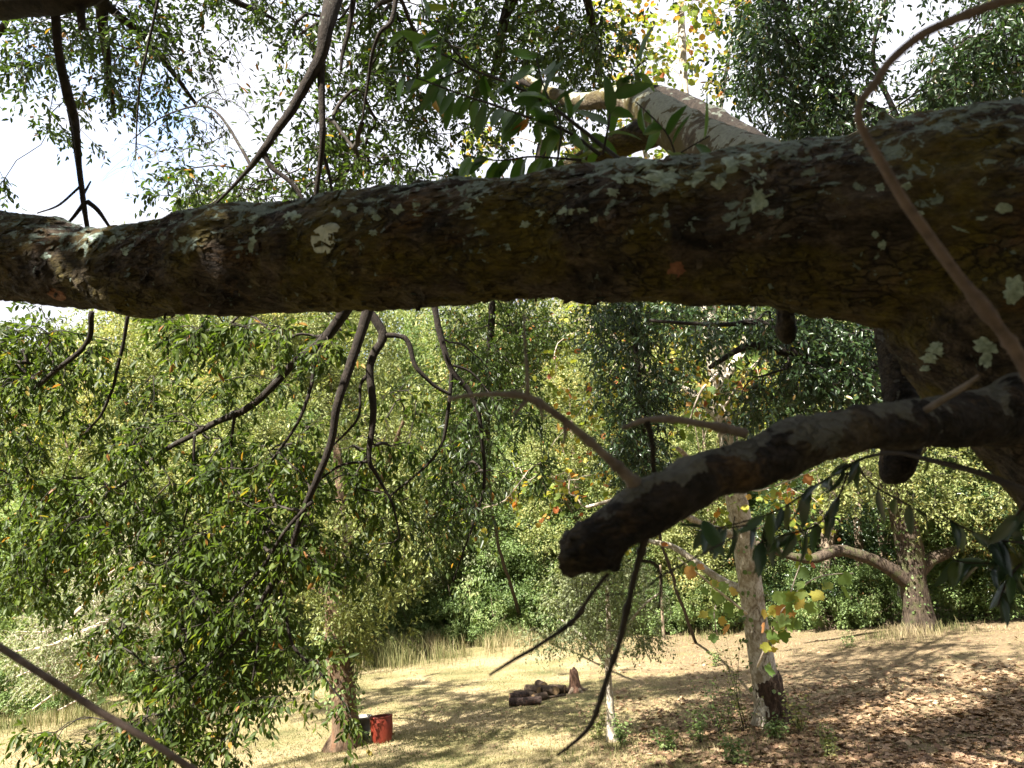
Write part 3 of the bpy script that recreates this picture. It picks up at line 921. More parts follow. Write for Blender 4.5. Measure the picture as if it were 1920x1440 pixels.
# B: canopy above at the left
bough('leafy bough over the top left corner against the sky', [
    [(300, -420, 4.2, 26), (240, -150, 5.0, 20), (190, 0, 5.4, 12), (200, 120, 5.8, 7), (215, 220, 6.0, 3)],
    [(240, -150, 5.0, 12), (60, -20, 5.6, 9), (-60, 150, 6.0, 5)],
    [(190, 0, 5.4, 8), (290, 90, 5.8, 6), (370, 200, 6.2, 3)],
    [(240, -150, 5.0, 12), (420, -10, 5.8, 7), (520, 40, 6.2, 3)]],
    [(60, 60, 130, 70, 5.0, 6.6, 44), (30, 130, 80, 50, 5.0, 6.0, 16), (230, 50, 120, 60, 5.2, 6.8, 42), (330, 110, 70, 80, 5.2, 6.6, 28), (210, 150, 60, 60, 5.4, 6.4, 24), (340, 210, 50, 35, 5.6, 6.6, 7),
     (110, 240, 35, 60, 5.6, 6.4, 7), (440, 10, 90, 45, 5.6, 7.0, 24), (0, 340, 32, 28, 5.2, 5.6, 4), (240, 250, 120, 40, 6.5, 7.5, 3), (200, -180, 500, 160, 4.5, 7.0, 110)], **canopy_kw)
# C: bough at the top middle
bough('forked dark bough dropping from the top edge towards the limb', [
    [(700, -300, 3.6, 26), (640, -60, 3.5, 20), (612, 40, 3.4, 15), (600, 100, 3.4, 12), (560, 180, 3.4, 9.5), (520, 250, 3.4, 8), (492, 290, 3.4, 7), (455, 330, 3.5, 4), (400, 385, 3.6, 2.5)],
    [(602, 95, 3.4, 9), (600, 160, 3.4, 7), (604, 250, 3.4, 6), (598, 310, 3.45, 5), (592, 380, 3.5, 4.5)],
    [(495, 287, 3.4, 6), (512, 315, 3.4, 5), (545, 345, 3.4, 4), (572, 380, 3.4, 3)],
    [(665, -20, 3.6, 6), (655, 60, 3.6, 4.5), (640, 130, 3.6, 3)],
    [(745, -20, 3.8, 5), (735, 40, 3.8, 4.5), (712, 65, 3.8, 4), (690, 130, 3.9, 3), (678, 230, 4.0, 2)],
    [(606, 290, 3.5, 3.5), (616, 330, 3.5, 3), (626, 370, 3.5, 2)]], 
    [(560, 50, 60, 50, 4.6, 6.0, 16), (680, 60, 110, 70, 4.4, 6.4, 50), (620, 170, 120, 60, 4.4, 6.4, 24), (580, 280, 90, 60, 4.4, 6.2, 16), (700, 220, 110, 90, 4.6, 6.6, 34), (660, 310, 110, 60, 4.4, 6.2, 36),
     (400, 350, 120, 45, 4.2, 5.8, 34), (530, 360, 120, 35, 4.4, 6.0, 28), (800, 120, 110, 110, 4.6, 6.8, 60), (820, 280, 90, 70, 4.8, 6.8, 14), (780, 330, 70, 40, 4.6, 6.0, 14), (700, -160, 300, 120, 4, 6.5, 60)], **canopy_kw)
bough('spray of bare fine twigs against the bright sky', [
    [(470, 310, 3.9, 3.5), (430, 240, 4.2, 2.6), (380, 200, 4.5, 2.0), (310, 215, 4.8, 1.4), (250, 260, 5, 1.0)], [(300, -20, 4.6, 3), (280, 90, 4.7, 2.4), (262, 190, 4.8, 1.8), (255, 300, 4.9, 1.0)]],
    [(330, 270, 110, 60, 4.5, 5.6, 26), (430, 200, 60, 60, 4.3, 5.2, 14), (420, 110, 50, 40, 4.4, 5.4, 8)], growkw=dict(up_pen=0.0, r0=0.0011), leafkw=dict(twigs=4, tl=(0.15, 0.5), leaves=1, L=(0.03, 0.05), droop=0.15, out_r=0.0009))
# D: canopy top middle right
bough('dense leafy bough above the limb at the top middle', [
    [(1250, -450, 4.0, 30), (1050, -150, 4.6, 20), (960, 0, 5.2, 12), (930, 120, 5.6, 6), (900, 220, 6, 3)],
    [(1050, -150, 4.6, 14), (1100, 10, 5.4, 8), (1120, 140, 5.8, 4)]],
    [(930, 60, 110, 80, 4.8, 7.0, 80), (1040, 60, 100, 70, 4.8, 7.0, 70), (1120, 70, 80, 60, 4.8, 6.8, 26), (960, 180, 110, 60, 5.0, 7.0, 44), (1080, 180, 70, 50, 5.0, 6.6, 22), (920, 260, 60, 30, 5.2, 7, 7),
     (1050, 300, 90, 30, 4.6, 6.0, 9), (1050, -160, 300, 120, 4, 6.5, 60)], **canopy_kw)

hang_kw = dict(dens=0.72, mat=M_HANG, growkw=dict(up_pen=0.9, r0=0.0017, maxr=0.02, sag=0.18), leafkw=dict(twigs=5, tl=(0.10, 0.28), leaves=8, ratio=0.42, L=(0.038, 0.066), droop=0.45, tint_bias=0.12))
# E: the slanting bough on the left, below the limb
bough('long bough slanting down to the lower left below the limb', [
    [(660, 560, 4.3, 12), (625, 615, 4.4, 10), (598, 645, 4.4, 9), (560, 672, 4.4, 8), (520, 715, 4.5, 7), (455, 770, 4.6, 6.5), (395, 795, 4.7, 5.5), (310, 845, 4.8, 4.5), (240, 900, 5.0, 3.5), (160, 960, 5.2, 2)],
    [(590, 655, 4.4, 4), (585, 720, 4.4, 3.5), (560, 790, 4.4, 3), (500, 880, 4.5, 2.5), (440, 990, 4.6, 2)],
    [(440, 775, 4.6, 3), (437, 850, 4.6, 2.5), (440, 930, 4.6, 2)],
    [(365, 815, 4.7, 3), (360, 900, 4.7, 2.5), (345, 980, 4.8, 2)]],
    [(330, 840, 130, 70, 4.4, 5.6, 50), (200, 960, 150, 70, 4.8, 6.0, 60), (280, 720, 60, 50, 4.6, 5.4, 16), (450, 740, 80, 60, 4.4, 5.4, 14), (430, 620, 110, 32, 4.0, 5.0, 32), (600, 620, 60, 40, 4.2, 5.0, 14), (330, 610, 50, 25, 4.4, 5.2, 8),
     (300, 1000, 200, 80, 4.6, 6.0, 70), (120, 1060, 120, 70, 5.0, 6.2, 36)], **hang_kw)
# F: boughs at the far left
bough('thin dark bough curving down at the left edge of the view', [
    [(172, 585, 4.6, 5), (165, 640, 4.7, 5), (110, 690, 4.8, 4.5), (50, 740, 5.0, 4), (-20, 790, 5.2, 3)],
    [(240, 590, 4.7, 3.5), (225, 680, 4.8, 3), (195, 770, 4.9, 2.5), (150, 830, 5, 2)]],
    [(40, 680, 100, 90, 4.6, 6.0, 70), (60, 620, 70, 50, 4.8, 6.2, 26), (170, 760, 60, 50, 4.8, 5.8, 12), (40, 860, 90, 100, 4.8, 6.4, 55), (30, 1010, 90, 90, 5.0, 6.4, 50), (150, 640, 60, 30, 4.6, 5.4, 9), (-120, 800, 90, 300, 4.6, 6.2, 50)], **hang_kw)
# G: main drooping curtain
bough('long drooping bough whose leafy curtain reaches down to the meadow', [
    [(692, 572, 4.0, 11), (678, 620, 4.0, 9.5), (655, 690, 4.0, 9), (635, 760, 4.0, 8), (625, 830, 4.05, 7), (600, 895, 4.1, 6.5), (570, 960, 4.2, 6), (545, 1030, 4.3, 5), (510, 1100, 4.4, 4.5), (450, 1190, 4.5, 4), (360, 1270, 4.7, 3), (270, 1330, 4.9, 2)],
    [(585, 940, 4.15, 4), (540, 990, 4.2, 3.5), (480, 1080, 4.4, 3), (400, 1160, 4.6, 2.5), (300, 1240, 4.8, 2)],
    [(520, 1080, 4.4, 3.5), (535, 1140, 4.4, 3), (550, 1210, 4.4, 3), (600, 1260, 4.4, 2.2), (640, 1310, 4.4, 1.6)],
    [(510, 1100, 4.4, 3), (490, 1180, 4.5, 2.5), (470, 1290, 4.5, 2), (440, 1400, 4.6, 1.6)]],
    [(480, 900, 110, 100, 4.2, 5.6, 60), (560, 1000, 110, 90, 4.2, 5.4, 50), (430, 1060, 140, 100, 4.4, 5.8, 90), (330, 1180, 160, 90, 4.4, 5.8, 90), (480, 1200, 110, 80, 4.4, 5.4, 66), (400, 1290, 140, 50, 4.4, 5.4, 52), (290, 1350, 130, 40, 4.4, 5.4, 34),
     (190, 1415, 110, 35, 4.2, 5.0, 24), (330, 1400, 90, 30, 4.3, 5.0, 14), (90, 1378, 60, 12, 4.2, 4.6, 6), (440, 1400, 50, 30, 4.4, 5, 6), (590, 1270, 30, 30, 4.2, 4.6, 4), (530, 1320, 30, 20, 4.3, 4.8, 4), (655, 1330, 15, 40, 4.2, 4.5, 5), (520, 820, 80, 70, 4.4, 5.4, 14)], **hang_kw)
# H: second pair of boughs
bough('crooked bough forking under the middle of the limb', [
    [(690, 580, 4.6, 9), (718, 628, 4.6, 8.5), (700, 665, 4.6, 8), (693, 705, 4.6, 7.5), (698, 780, 4.6, 6.5), (694, 860, 4.6, 5), (705, 890, 4.65, 3.5), (735, 945, 4.7, 2.5), (750, 1010, 4.8, 1.6)],
    [(722, 628, 4.6, 5), (760, 635, 4.6, 5), (780, 690, 4.6, 4.2), (812, 722, 4.65, 3.5), (845, 740, 4.7, 3)],
    [(692, 700, 4.6, 4), (672, 725, 4.6, 3), (662, 790, 4.6, 2.5), (610, 850, 4.6, 2)],
    [(690, 865, 4.65, 3), (640, 870, 4.7, 2.5), (590, 905, 4.7, 2)]],
    [(640, 900, 90, 80, 4.6, 5.8, 22), (740, 900, 80, 80, 4.8, 6.0, 22), (720, 780, 80, 60, 4.8, 6.0, 10), (680, 1020, 80, 70, 4.8, 5.8, 16)], **hang_kw)
bough('thin bough hanging in front of the dark far tree, tipped with small leaves', [
    [(813, 560, 4.8, 6), (822, 620, 4.8, 6), (845, 690, 4.8, 5.5), (880, 740, 4.85, 5), (900, 800, 4.9, 4), (908, 900, 5.0, 3.2), (885, 980, 5.0, 2.2), (850, 1090, 5.1, 1.2)],
    [(847, 690, 4.8, 4), (842, 770, 4.8, 3.5), (830, 830, 4.85, 3), (795, 875, 4.9, 2.5), (730, 930, 5, 2)],
    [(850, 685, 4.8, 3), (885, 700, 4.85, 2.4), (920, 740, 4.9, 1.6)]],
    [(880, 840, 70, 80, 4.8, 6.0, 22), (850, 930, 60, 60, 4.8, 6.0, 16), (820, 980, 60, 40, 4.9, 6.0, 10), (960, 780, 40, 60, 5.0, 6.0, 7), (890, 720, 40, 60, 4.8, 5.8, 9), (1000, 880, 25, 25, 5.0, 5.6, 3)],
    growkw=hang_kw['growkw'], leafkw=dict(twigs=5, tl=(0.14, 0.34), leaves=8, L=(0.045, 0.07), droop=0.4, tint_bias=-0.1))

# unseen oak canopy added over and behind the viewer to keep the big limb in shade
def overhead_shade():
    n = 1700
    c = np.array([-4.0, -4.0, 4.8])
    q = nrm(RNG.normal(size=(n, 3))) * (RNG.uniform(0, 1, (n, 1)) ** (1 / 3))
    cl = c + q * np.array([8.0, 6.5, 1.8])
    extra = np.array([0.8, -3.0, 4.2]) + nrm(RNG.normal(size=(260, 3))) * (RNG.uniform(0, 1, (260, 1)) ** (1 / 3)) * np.array([3.5, 3.0, 1.5])
    tr = np.array([1.2, 1.3, 0.3]) + sun_dir * 4.6 + nrm(RNG.normal(size=(160, 3))) * RNG.uniform(0, 1, (160, 1)) ** 0.33 * np.array([1.6, 1.4, 0.9])  # leaf clump added towards the sun to shade the trunk
    cl = np.vstack([cl, extra, tr])
    px, py, d = proj(cl)
    vis = (d > 0.3) & (px > -200) & (px < 2100) & (py > -200) & (py < 1600)
    foot = cl - sun_dir[None] * ((cl[:, 2] - 0.2) / sun_dir[2])[:, None]
    cl = cl[~vis & (foot[:, 1] < 3.2)]  # drops added leaves whose shade would fall beyond the limb
    w = np.array([[2.6, 1.5, 0.6, 0.22], [2.2, 0.4, 2.2, 0.16], [0.6, -1.2, 3.4, 0.12], [-2.0, -2.4, 4.2, 0.08], [-5.5, -3.4, 4.8, 0.04]])
    s = spline(w, 60)
    w2 = spline(np.array([[0.6, -1.2, 3.4, 0.08], [0.4, -3, 4.0, 0.06], [-0.4, -5.2, 4.6, 0.03]]), 30)
    mb = MB()
    for q_ in (s, w2):
        V, f = tube_arrays(q_[:, :3], q_[:, 3], 10, rough=0.15, freq=14)
        mb.add(V, f)
    o = link('bough', mb.mesh('bough', M_BRANCH), OAK, label='broad bough spreading over the viewer')
    foliage_system(o, 'bough', [s[:, :3], w2[:, :3]], None, M_LEAF, M_TWIG, clusters=cl, growkw=dict(up_pen=0.1, r0=0.002), leafkw=dict(twigs=6, tl=(0.2, 0.5), leaves=8, L=(0.13, 0.2), ratio=0.5, droop=0.2, tpl=tpl_diamond()), sides=3)
overhead_shade()

def shade_crown():
    """the top of the oak, above the picture: its shade dapples the meadow"""
    n = 2600
    q = np.stack([RNG.uniform(-12, 9, n), RNG.uniform(-1, 13, n), RNG.uniform(8.2, 10.2, n)], 1)
    g = fnoise(np.stack([q[:, 0] * 0.55, q[:, 1] * 0.75, q[:, 2] * 0.2], 1), 3, 91)
    q = q[(g > 0.50) & (q[:, 1] > np.abs(q[:, 0]) * 0.35 - 2)]
    foot = q - sun_dir[None] * ((q[:, 2] + 1.0) / sun_dir[2])[:, None]
    q = q[~((foot[:, 1] > 3.2) & (foot[:, 1] < 8.0) & (foot[:, 0] < 0.8) & (RNG.random(len(q)) < 0.75))]  # added leaves thinned so the hanging curtain stays sunlit
    px, py, d = proj(q)
    q = q[~((d > 0.3) & (px > -60) & (px < 1980) & (py > -60) & (py < 1500))]
    ws = [np.array([[2.6, 1.5, 0.6, 0.20], [2.4, 1.6, 4.0, 0.18], [1.5, 3.0, 7.5, 0.12], [0.5, 5.5, 9.2, 0.07], [0.0, 9, 9.6, 0.03]]),
          np.array([[2.4, 1.6, 4.0, 0.14], [-1.0, 3.0, 7.8, 0.09], [-5.5, 5.0, 9.2, 0.06], [-9.5, 8, 9.4, 0.03]]),
          np.array([[2.4, 1.6, 4.0, 0.12], [4.6, 3.5, 7.5, 0.08], [6.8, 6.0, 9.0, 0.04]])]
    mb = MB(); ps = []
    for w in ws:
        t = spline(w, 50)
        V, f = tube_arrays(t[:, :3], t[:, 3], 9, rough=0.15, freq=10)
        mb.add(V, f); ps.append(t[:, :3])
    o = link('bough', mb.mesh('bough', M_BRANCH), OAK, label='high boughs of the oak crown')
    foliage_system(o, 'bough', ps, None, M_LEAF, M_TWIG, clusters=q, growkw=dict(up_pen=0.1, r0=0.003), leafkw=dict(twigs=6, tl=(0.25, 0.55), leaves=8, L=(0.11, 0.18), ratio=0.5, droop=0.15, tpl=tpl_diamond()), sides=3)
shade_crown()

# ------------------------------------------------------------------ big-leaved shoots (each leaf a piece)
def leaf_template(name, curl, mat, wmax=0.36, rows=7):
    V, Fq = [], []
    for i in range(rows + 1):
        t = i / rows
        w = wmax * 0.5 * (math.sin(math.pi * min(1, t ** 0.8)) ** 0.75 if 0 < t < 1 else 0.02) * (1 + 0.06 * math.sin(i * 2.4 + curl * 20))
        z = -curl * t * t
        V += [[t, -w, z + w * 0.45], [t, 0, z], [t, w, z + w * 0.4]]
    V += [[-0.12, -0.006, 0.02], [-0.12, 0.006, 0.02]]
    for i in range(rows):
        a = i * 3
        Fq += [[a, a + 3, a + 4, a + 1], [a + 1, a + 4, a + 5, a + 2]]
    k = (rows + 1) * 3
    Fq.append([k, 0, 2, k + 1])
    return mesh_np(name, np.array(V, float), [np.array(Fq)], mat, smooth=True)
LT2 = [leaf_template('leaf', c, M_BLUELEAFOBJ, w) for c, w in ((0.1, 0.30), (0.25, 0.36), (0.4, 0.32), (0.02, 0.27))]
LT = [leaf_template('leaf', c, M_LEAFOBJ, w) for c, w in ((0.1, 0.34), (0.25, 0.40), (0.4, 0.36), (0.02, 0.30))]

def place_leaf(parent, base, pos, d, up, L, mesh, name='leaf'):
    d = nrm(np.asarray(d, float)); s = nrm(np.cross(up, d)); u = np.cross(d, s)
    o = bpy.data.objects.new(name, mesh)
    COL.objects.link(o)
    o.parent = parent
    m = Matrix(((d[0] * L, s[0] * L, u[0] * L, pos[0] - base[0]), (d[1] * L, s[1] * L, u[1] * L, pos[1] - base[1]), (d[2] * L, s[2] * L, u[2] * L, pos[2] - base[2]), (0, 0, 0, 1)))
    o.matrix_local = m
    return o

def shoot(label, stems, Lpx, hang=0.9, nper=1.0, mat=M_TWIG, parent=None, seed=0, lt=None):
    lt = lt or LT
    parent = parent or OAK
    """stems: list of (rows, n leaves)"""
    rng = np.random.default_rng(seed)
    mb = MB()
    todo = []
    for rows, n in stems:
        p, r = pxpath(rows, 26)
        p = wobble(p, 0.006, 6, seed)
        V, f = tube_arrays(p, r, 6, rough=0.1, freq=50)
        mb.add(V, f)
        T = nrm(np.gradient(p, axis=0))
        for k in range(n):
            t = 0.18 + 0.82 * (k + rng.uniform(0, 0.6)) / n
            i = min(25, int(t * 25))
            todo.append((p[i], T[i], rows[min(len(rows) - 1, 1)][2]))
    o = link('shoot', mb.mesh('shoot', mat), parent, label=label)
    for k, (q, t, dep) in enumerate(todo):
        side = nrm(np.cross(t, rng.normal(size=3)))
        d = t * rng.uniform(0.1, 0.9) + side * 0.7 + np.array([0, 0, -hang * rng.uniform(0.5, 1.3)])
        L = rng.uniform(*Lpx) * dep / F_PX
        place_leaf(o, np.zeros(3), q, d, nrm(np.array([0, -0.5, 0.6]) + rng.normal(0, 0.5, 3)), L, lt[int(rng.integers(4))])
    return o

shoot('leafy shoot crossing the sky above the middle of the limb', [
    ([(1200, 330, 1.75, 5.5), (1130, 275, 1.85, 4.5), (1040, 205, 1.95, 3.5), (950, 155, 2.0, 3), (880, 128, 2.05, 2.5), (800, 85, 2.1, 2), (745, 55, 2.15, 1.5)], 24),
    ([(880, 128, 2.05, 2.2), (840, 80, 2.05, 1.8), (800, 30, 2.1, 1.4), (790, 0, 2.1, 1.2)], 8),
    ([(870, 130, 2.05, 2.2), (830, 148, 2.05, 1.8), (790, 160, 2.1, 1.2)], 7)], (48, 78), hang=0.9, seed=1)
shoot('second leafy shoot nearer the limb with hanging leaves', [
    ([(1125, 290, 1.8, 4), (1060, 245, 1.85, 3), (960, 210, 1.9, 2.5), (870, 180, 1.95, 2), (790, 150, 2.0, 1.5), (745, 140, 2.0, 1.2)], 26),
    ([(1090, 300, 1.8, 2.5), (1000, 295, 1.85, 2), (930, 300, 1.85, 1.5), (870, 290, 1.9, 1.2)], 16)], (48, 78), hang=1.2, seed=2)
shoot('upright shoot with broad leaves beside the pale limb', [
    ([(1130, 290, 1.75, 3), (1140, 240, 1.75, 2.4), (1150, 180, 1.8, 2), (1190, 130, 1.8, 1.6), (1215, 110, 1.8, 1.2)], 11),
    ([(1040, 330, 1.8, 2.5), (1050, 240, 1.85, 2), (1020, 170, 1.9, 1.6), (1000, 90, 1.95, 1.2)], 18),
    ([(1270, 300, 1.7, 2), (1250, 250, 1.7, 1.6), (1190, 190, 1.75, 1.2)], 6),
    ([(1240, 310, 1.6, 2), (1290, 280, 1.6, 1.6), (1330, 255, 1.62, 1.2)], 4)], (55, 82), hang=0.4, seed=3)
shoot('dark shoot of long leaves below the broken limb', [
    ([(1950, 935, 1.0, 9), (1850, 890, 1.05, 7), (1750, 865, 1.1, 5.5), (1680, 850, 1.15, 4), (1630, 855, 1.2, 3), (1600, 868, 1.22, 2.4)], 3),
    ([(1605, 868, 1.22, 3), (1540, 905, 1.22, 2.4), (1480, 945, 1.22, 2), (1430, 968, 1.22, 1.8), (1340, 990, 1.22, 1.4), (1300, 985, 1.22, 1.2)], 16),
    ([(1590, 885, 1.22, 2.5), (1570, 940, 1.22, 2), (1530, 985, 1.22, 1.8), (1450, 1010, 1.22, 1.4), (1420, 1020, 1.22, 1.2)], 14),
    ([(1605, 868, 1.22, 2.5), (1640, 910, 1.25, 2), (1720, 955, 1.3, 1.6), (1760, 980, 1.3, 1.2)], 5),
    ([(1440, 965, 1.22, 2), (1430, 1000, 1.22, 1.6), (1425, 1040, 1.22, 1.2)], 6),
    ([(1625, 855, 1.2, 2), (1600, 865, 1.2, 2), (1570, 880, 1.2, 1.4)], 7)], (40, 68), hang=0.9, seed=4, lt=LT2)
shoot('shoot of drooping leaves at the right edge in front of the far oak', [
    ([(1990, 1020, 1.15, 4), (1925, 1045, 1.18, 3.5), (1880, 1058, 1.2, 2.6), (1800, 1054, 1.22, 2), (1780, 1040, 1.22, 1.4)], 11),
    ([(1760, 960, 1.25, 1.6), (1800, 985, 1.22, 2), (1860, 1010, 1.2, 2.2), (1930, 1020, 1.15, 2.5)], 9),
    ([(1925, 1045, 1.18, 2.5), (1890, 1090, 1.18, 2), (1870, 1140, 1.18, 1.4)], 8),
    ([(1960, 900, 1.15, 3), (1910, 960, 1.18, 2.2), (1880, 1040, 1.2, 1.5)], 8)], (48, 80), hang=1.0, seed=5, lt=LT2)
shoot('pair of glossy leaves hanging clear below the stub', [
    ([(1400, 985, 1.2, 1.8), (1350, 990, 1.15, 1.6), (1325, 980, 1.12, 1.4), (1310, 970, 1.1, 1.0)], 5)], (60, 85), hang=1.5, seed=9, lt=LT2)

# ------------------------------------------------------------------ vine stem in front of the trunk, and the slanting stem at the lower left
def solo(name, rows, n, sides, mat, label, cat, wob=0.004, rough=0.12, knots=0, seed=1):
    p, r = pxpath(rows, n)
    p = wobble(p, wob, 7, seed)
    for k in range(knots):
        r[RNG.integers(3, n - 3)] *= 1.3
    V, f = tube_arrays(p, r, sides, rough=rough, freq=70, seed=seed)
    o = link(name, MB().add(V, f).mesh(name, mat))
    tag(o, label, cat)
    return o
M_VINE = plainmat('vine_bark', (0.06, 0.042, 0.034), (0.14, 0.10, 0.08), 60, 0.85, 0.6)
solo('vine', [(2100, -120, 0.72, 9), (1960, -20, 0.72, 9), (1880, 5, 0.72, 9), (1790, 38, 0.72, 8.5), (1720, 70, 0.72, 8.5), (1665, 115, 0.72, 8), (1635, 160, 0.72, 8.5), (1612, 190, 0.72, 7.5), (1605, 225, 0.72, 7.5), (1622, 262, 0.72, 8), (1660, 325, 0.72, 9),
              (1700, 390, 0.72, 9.5), (1745, 450, 0.72, 10), (1790, 508, 0.72, 10.5), (1840, 570, 0.72, 11), (1885, 630, 0.72, 11.5), (1925, 700, 0.72, 12), (1990, 850, 0.72, 12)], 90, 12, M_VINE,
     'bare bent brown vine stem looping in front of the mossy trunk', 'vine', knots=8)
solo('fallen_stem', [(-260, 1045, 0.95, 7), (-20, 1200, 0.9, 7), (90, 1272, 0.87, 7), (180, 1332, 0.85, 7), (270, 1385, 0.84, 6.5), (380, 1455, 0.82, 6.5), (700, 1640, 0.8, 6)], 40, 10, M_VINE,
     'straight bare brown stem slanting across the lower left corner', 'branch', wob=0.002, rough=0.06)

# ------------------------------------------------------------------ distant trees
def crown_mesh(name, seed, H, R, z0, nclump, nleaf, mat, L=(0.09, 0.14), tpl=None, ratio=0.5, cone=0.0, hole=0.25):
    rng = np.random.default_rng(seed)
    q = nrm(rng.normal(size=(nclump, 3))) * rng.uniform(0.35, 1, (nclump, 1)) ** 0.6
    cz = z0 + (q[:, 2] * 0.5 + 0.5) * (H - z0)
    wid = R * (1 - cone * (cz - z0) / (H - z0))
    c = np.stack([q[:, 0] * wid, q[:, 1] * wid, cz], 1)
    cr = rng.uniform(0.35, 0.85, nclump) * (R / 2.6)
    lum = rng.uniform(0, 1, nclump)  # tone per clump, spread wide to paint in sun and shade
    w = cr ** 2
    k = rng.choice(nclump, nleaf, p=w / w.sum())
    dirs = nrm(rng.normal(size=(nleaf, 3)))
    rad = rng.uniform(0.25, 1, nleaf) ** 0.45
    pos = c[k] + dirs * (cr[k] * rad)[:, None] * np.array([1.15, 1.15, 0.8])
    pos += (np.stack([vnoise(pos * 2.2, seed + i) for i in range(3)], 1) - 0.5) * 0.7
    keep = vnoise(pos * 2.6, seed + 9) > hole
    pos, k, dirs = pos[keep], k[keep], dirs[keep]
    n = len(pos)
    ld = nrm(dirs + rng.normal(0, 0.8, (n, 3)) + np.array([0, 0, -0.35]))
    up = nrm(dirs * 0.7 + np.array([0, 0, 0.7]) + rng.normal(0, 0.5, (n, 3)))
    LL = rng.uniform(*L, n)
    tint = np.clip(lum[k] * 0.65 + rng.uniform(0, 0.5, n) - 0.05, 0, 1)
    V, F, T = leaves_arrays(tpl or tpl_diamond(), pos, ld, up, LL, LL * ratio, tint)
    return mesh_np(name, V, [F], mat, T), c

def trunk_mesh(name, seed, H, r, c, mat, lean=0.3, nl=14):
    rng = np.random.default_rng(seed)
    lx, ly = rng.normal(0, lean, 2)
    s = spline(np.array([[0, 0, -0.3, r * 1.5], [0, 0, 0.15, r * 1.2], [lx * 0.3, ly * 0.3, H * 0.2, r], [lx, ly, H * 0.55, r * 0.65], [lx * 1.4, ly * 1.2, H * 0.9, r * 0.15]]), 30)
    mb = MB()
    V, f = tube_arrays(s[:, :3], s[:, 3], 12, rough=0.16, freq=5, seed=seed)
    mb.add(V, f)
    idx = rng.choice(len(c), min(nl, len(c)), replace=False)
    for i in idx:
        zz = max(0.12 * H, c[i][2] * 0.6)
        k = int(np.clip(zz / (H * 0.9) * 29, 3, 27))
        a = s[k]
        mid = (a[:3] + c[i]) / 2 + np.array([0, 0, -0.2])
        p = spline(np.array([[*a[:3], a[3] * 0.5], [*mid, a[3] * 0.3], [*c[i], 0.012]]), 10)
        V, f = tube_arrays(p[:, :3], p[:, 3], 6)
        mb.add(V, f)
    return mb.mesh(name, mat)

VAR = {}
def variant(key, *a, trunk_r=0.16, trunk_mat=None, **k):
    cm, c = crown_mesh('crown_' + key, *a, **k)
    VAR[key] = (cm, trunk_mesh('trunk_' + key, a[0], a[1], trunk_r, c, trunk_mat or M_TRUNK))
variant('olive', 11, 12.5, 3.0, 0.8, 150, 62000, M_FAR_A)
variant('green', 12, 12.0, 2.8, 0.3, 150, 62000, M_FAR_B, trunk_r=0.14)
variant('grey', 13, 9.0, 2.4, 0.6, 110, 44000, M_FAR_C, trunk_r=0.12, cone=0.3)
variant('loose', 14, 14.0, 3.2, 2.5, 100, 46000, M_FAR_A, hole=0.42, trunk_r=0.18)
variant('bush', 15, 2.2, 1.3, 0.0, 50, 16000, M_FAR_B, trunk_r=0.03, L=(0.06, 0.11))
variant('dark', 16, 10.0, 3.0, 0.4, 120, 52000, M_DARKLEAF, trunk_r=0.14)

def tree_at(key, px, py, extra_d, s, sz, rz, label, cat='tree', name=None, group='trees of the wood behind the meadow', xy=None):
    if xy is None:
        g = G(px, py)
        h = nrm(np.array([g[0], g[1], 0]))
        g = g + h * extra_d
    else:
        g = np.array([xy[0], xy[1], 0.0])
    z = float(gz(g[0], g[1]))
    t = thing(name or 'woodland_tree', (g[0], g[1], z), label, cat, group, rz)
    t.scale = (s, s, sz)
    cm, tm = VAR[key]
    for nm, me in (('trunk', tm), ('crown', cm)):
        o = bpy.data.objects.new(nm, me)
        COL.objects.link(o)
        o.parent = t
        if nm == 'crown':
            o['kind'] = 'stuff'
    return t

land = {(-600): 'beyond the left edge of the meadow', 60: 'at the far left above the dark hollow', 220: 'behind the pale bare twigs', 330: 'behind the leafy curtain', 430: 'behind the middle of the leafy curtain', 520: 'left of the trunk by the red pot',
        620: 'directly behind the trunk by the red pot', 720: 'behind the tall dry grass', 800: 'above the red pot', 880: 'behind the thin pale woodland trunk', 960: 'right of the thin pale woodland trunk', 1040: 'behind the firewood', 1120: 'behind the stump', 1210: 'beyond the pale sapling',
        1300: 'left of the sycamore trunk', 1400: 'behind the sycamore trunk', 1500: 'right of the sycamore trunk', 1600: 'behind the long pale limb', 1700: 'directly behind the far oak', 1800: 'right of the far oak', 1900: 'by the right edge', 2050: 'past the right edge'}
adj = {'olive': 'yellow-green', 'green': 'fresh green', 'grey': 'grey-green', 'loose': 'tall olive', 'dark': 'deep green', 'bush': 'low green'}
used = set()
def mk_label(key, px, row):
    w = land[min(land, key=lambda q: abs(q - px))]
    for v in ('leafy', 'bushy', 'rounded', 'spreading', 'ragged', 'upright', 'dense', 'loose', 'feathery', 'wiry'):
        s = f"{v} {adj[key]} tree in the {row} {w}"
        if s not in used:
            used.add(s)
            return s
    return s
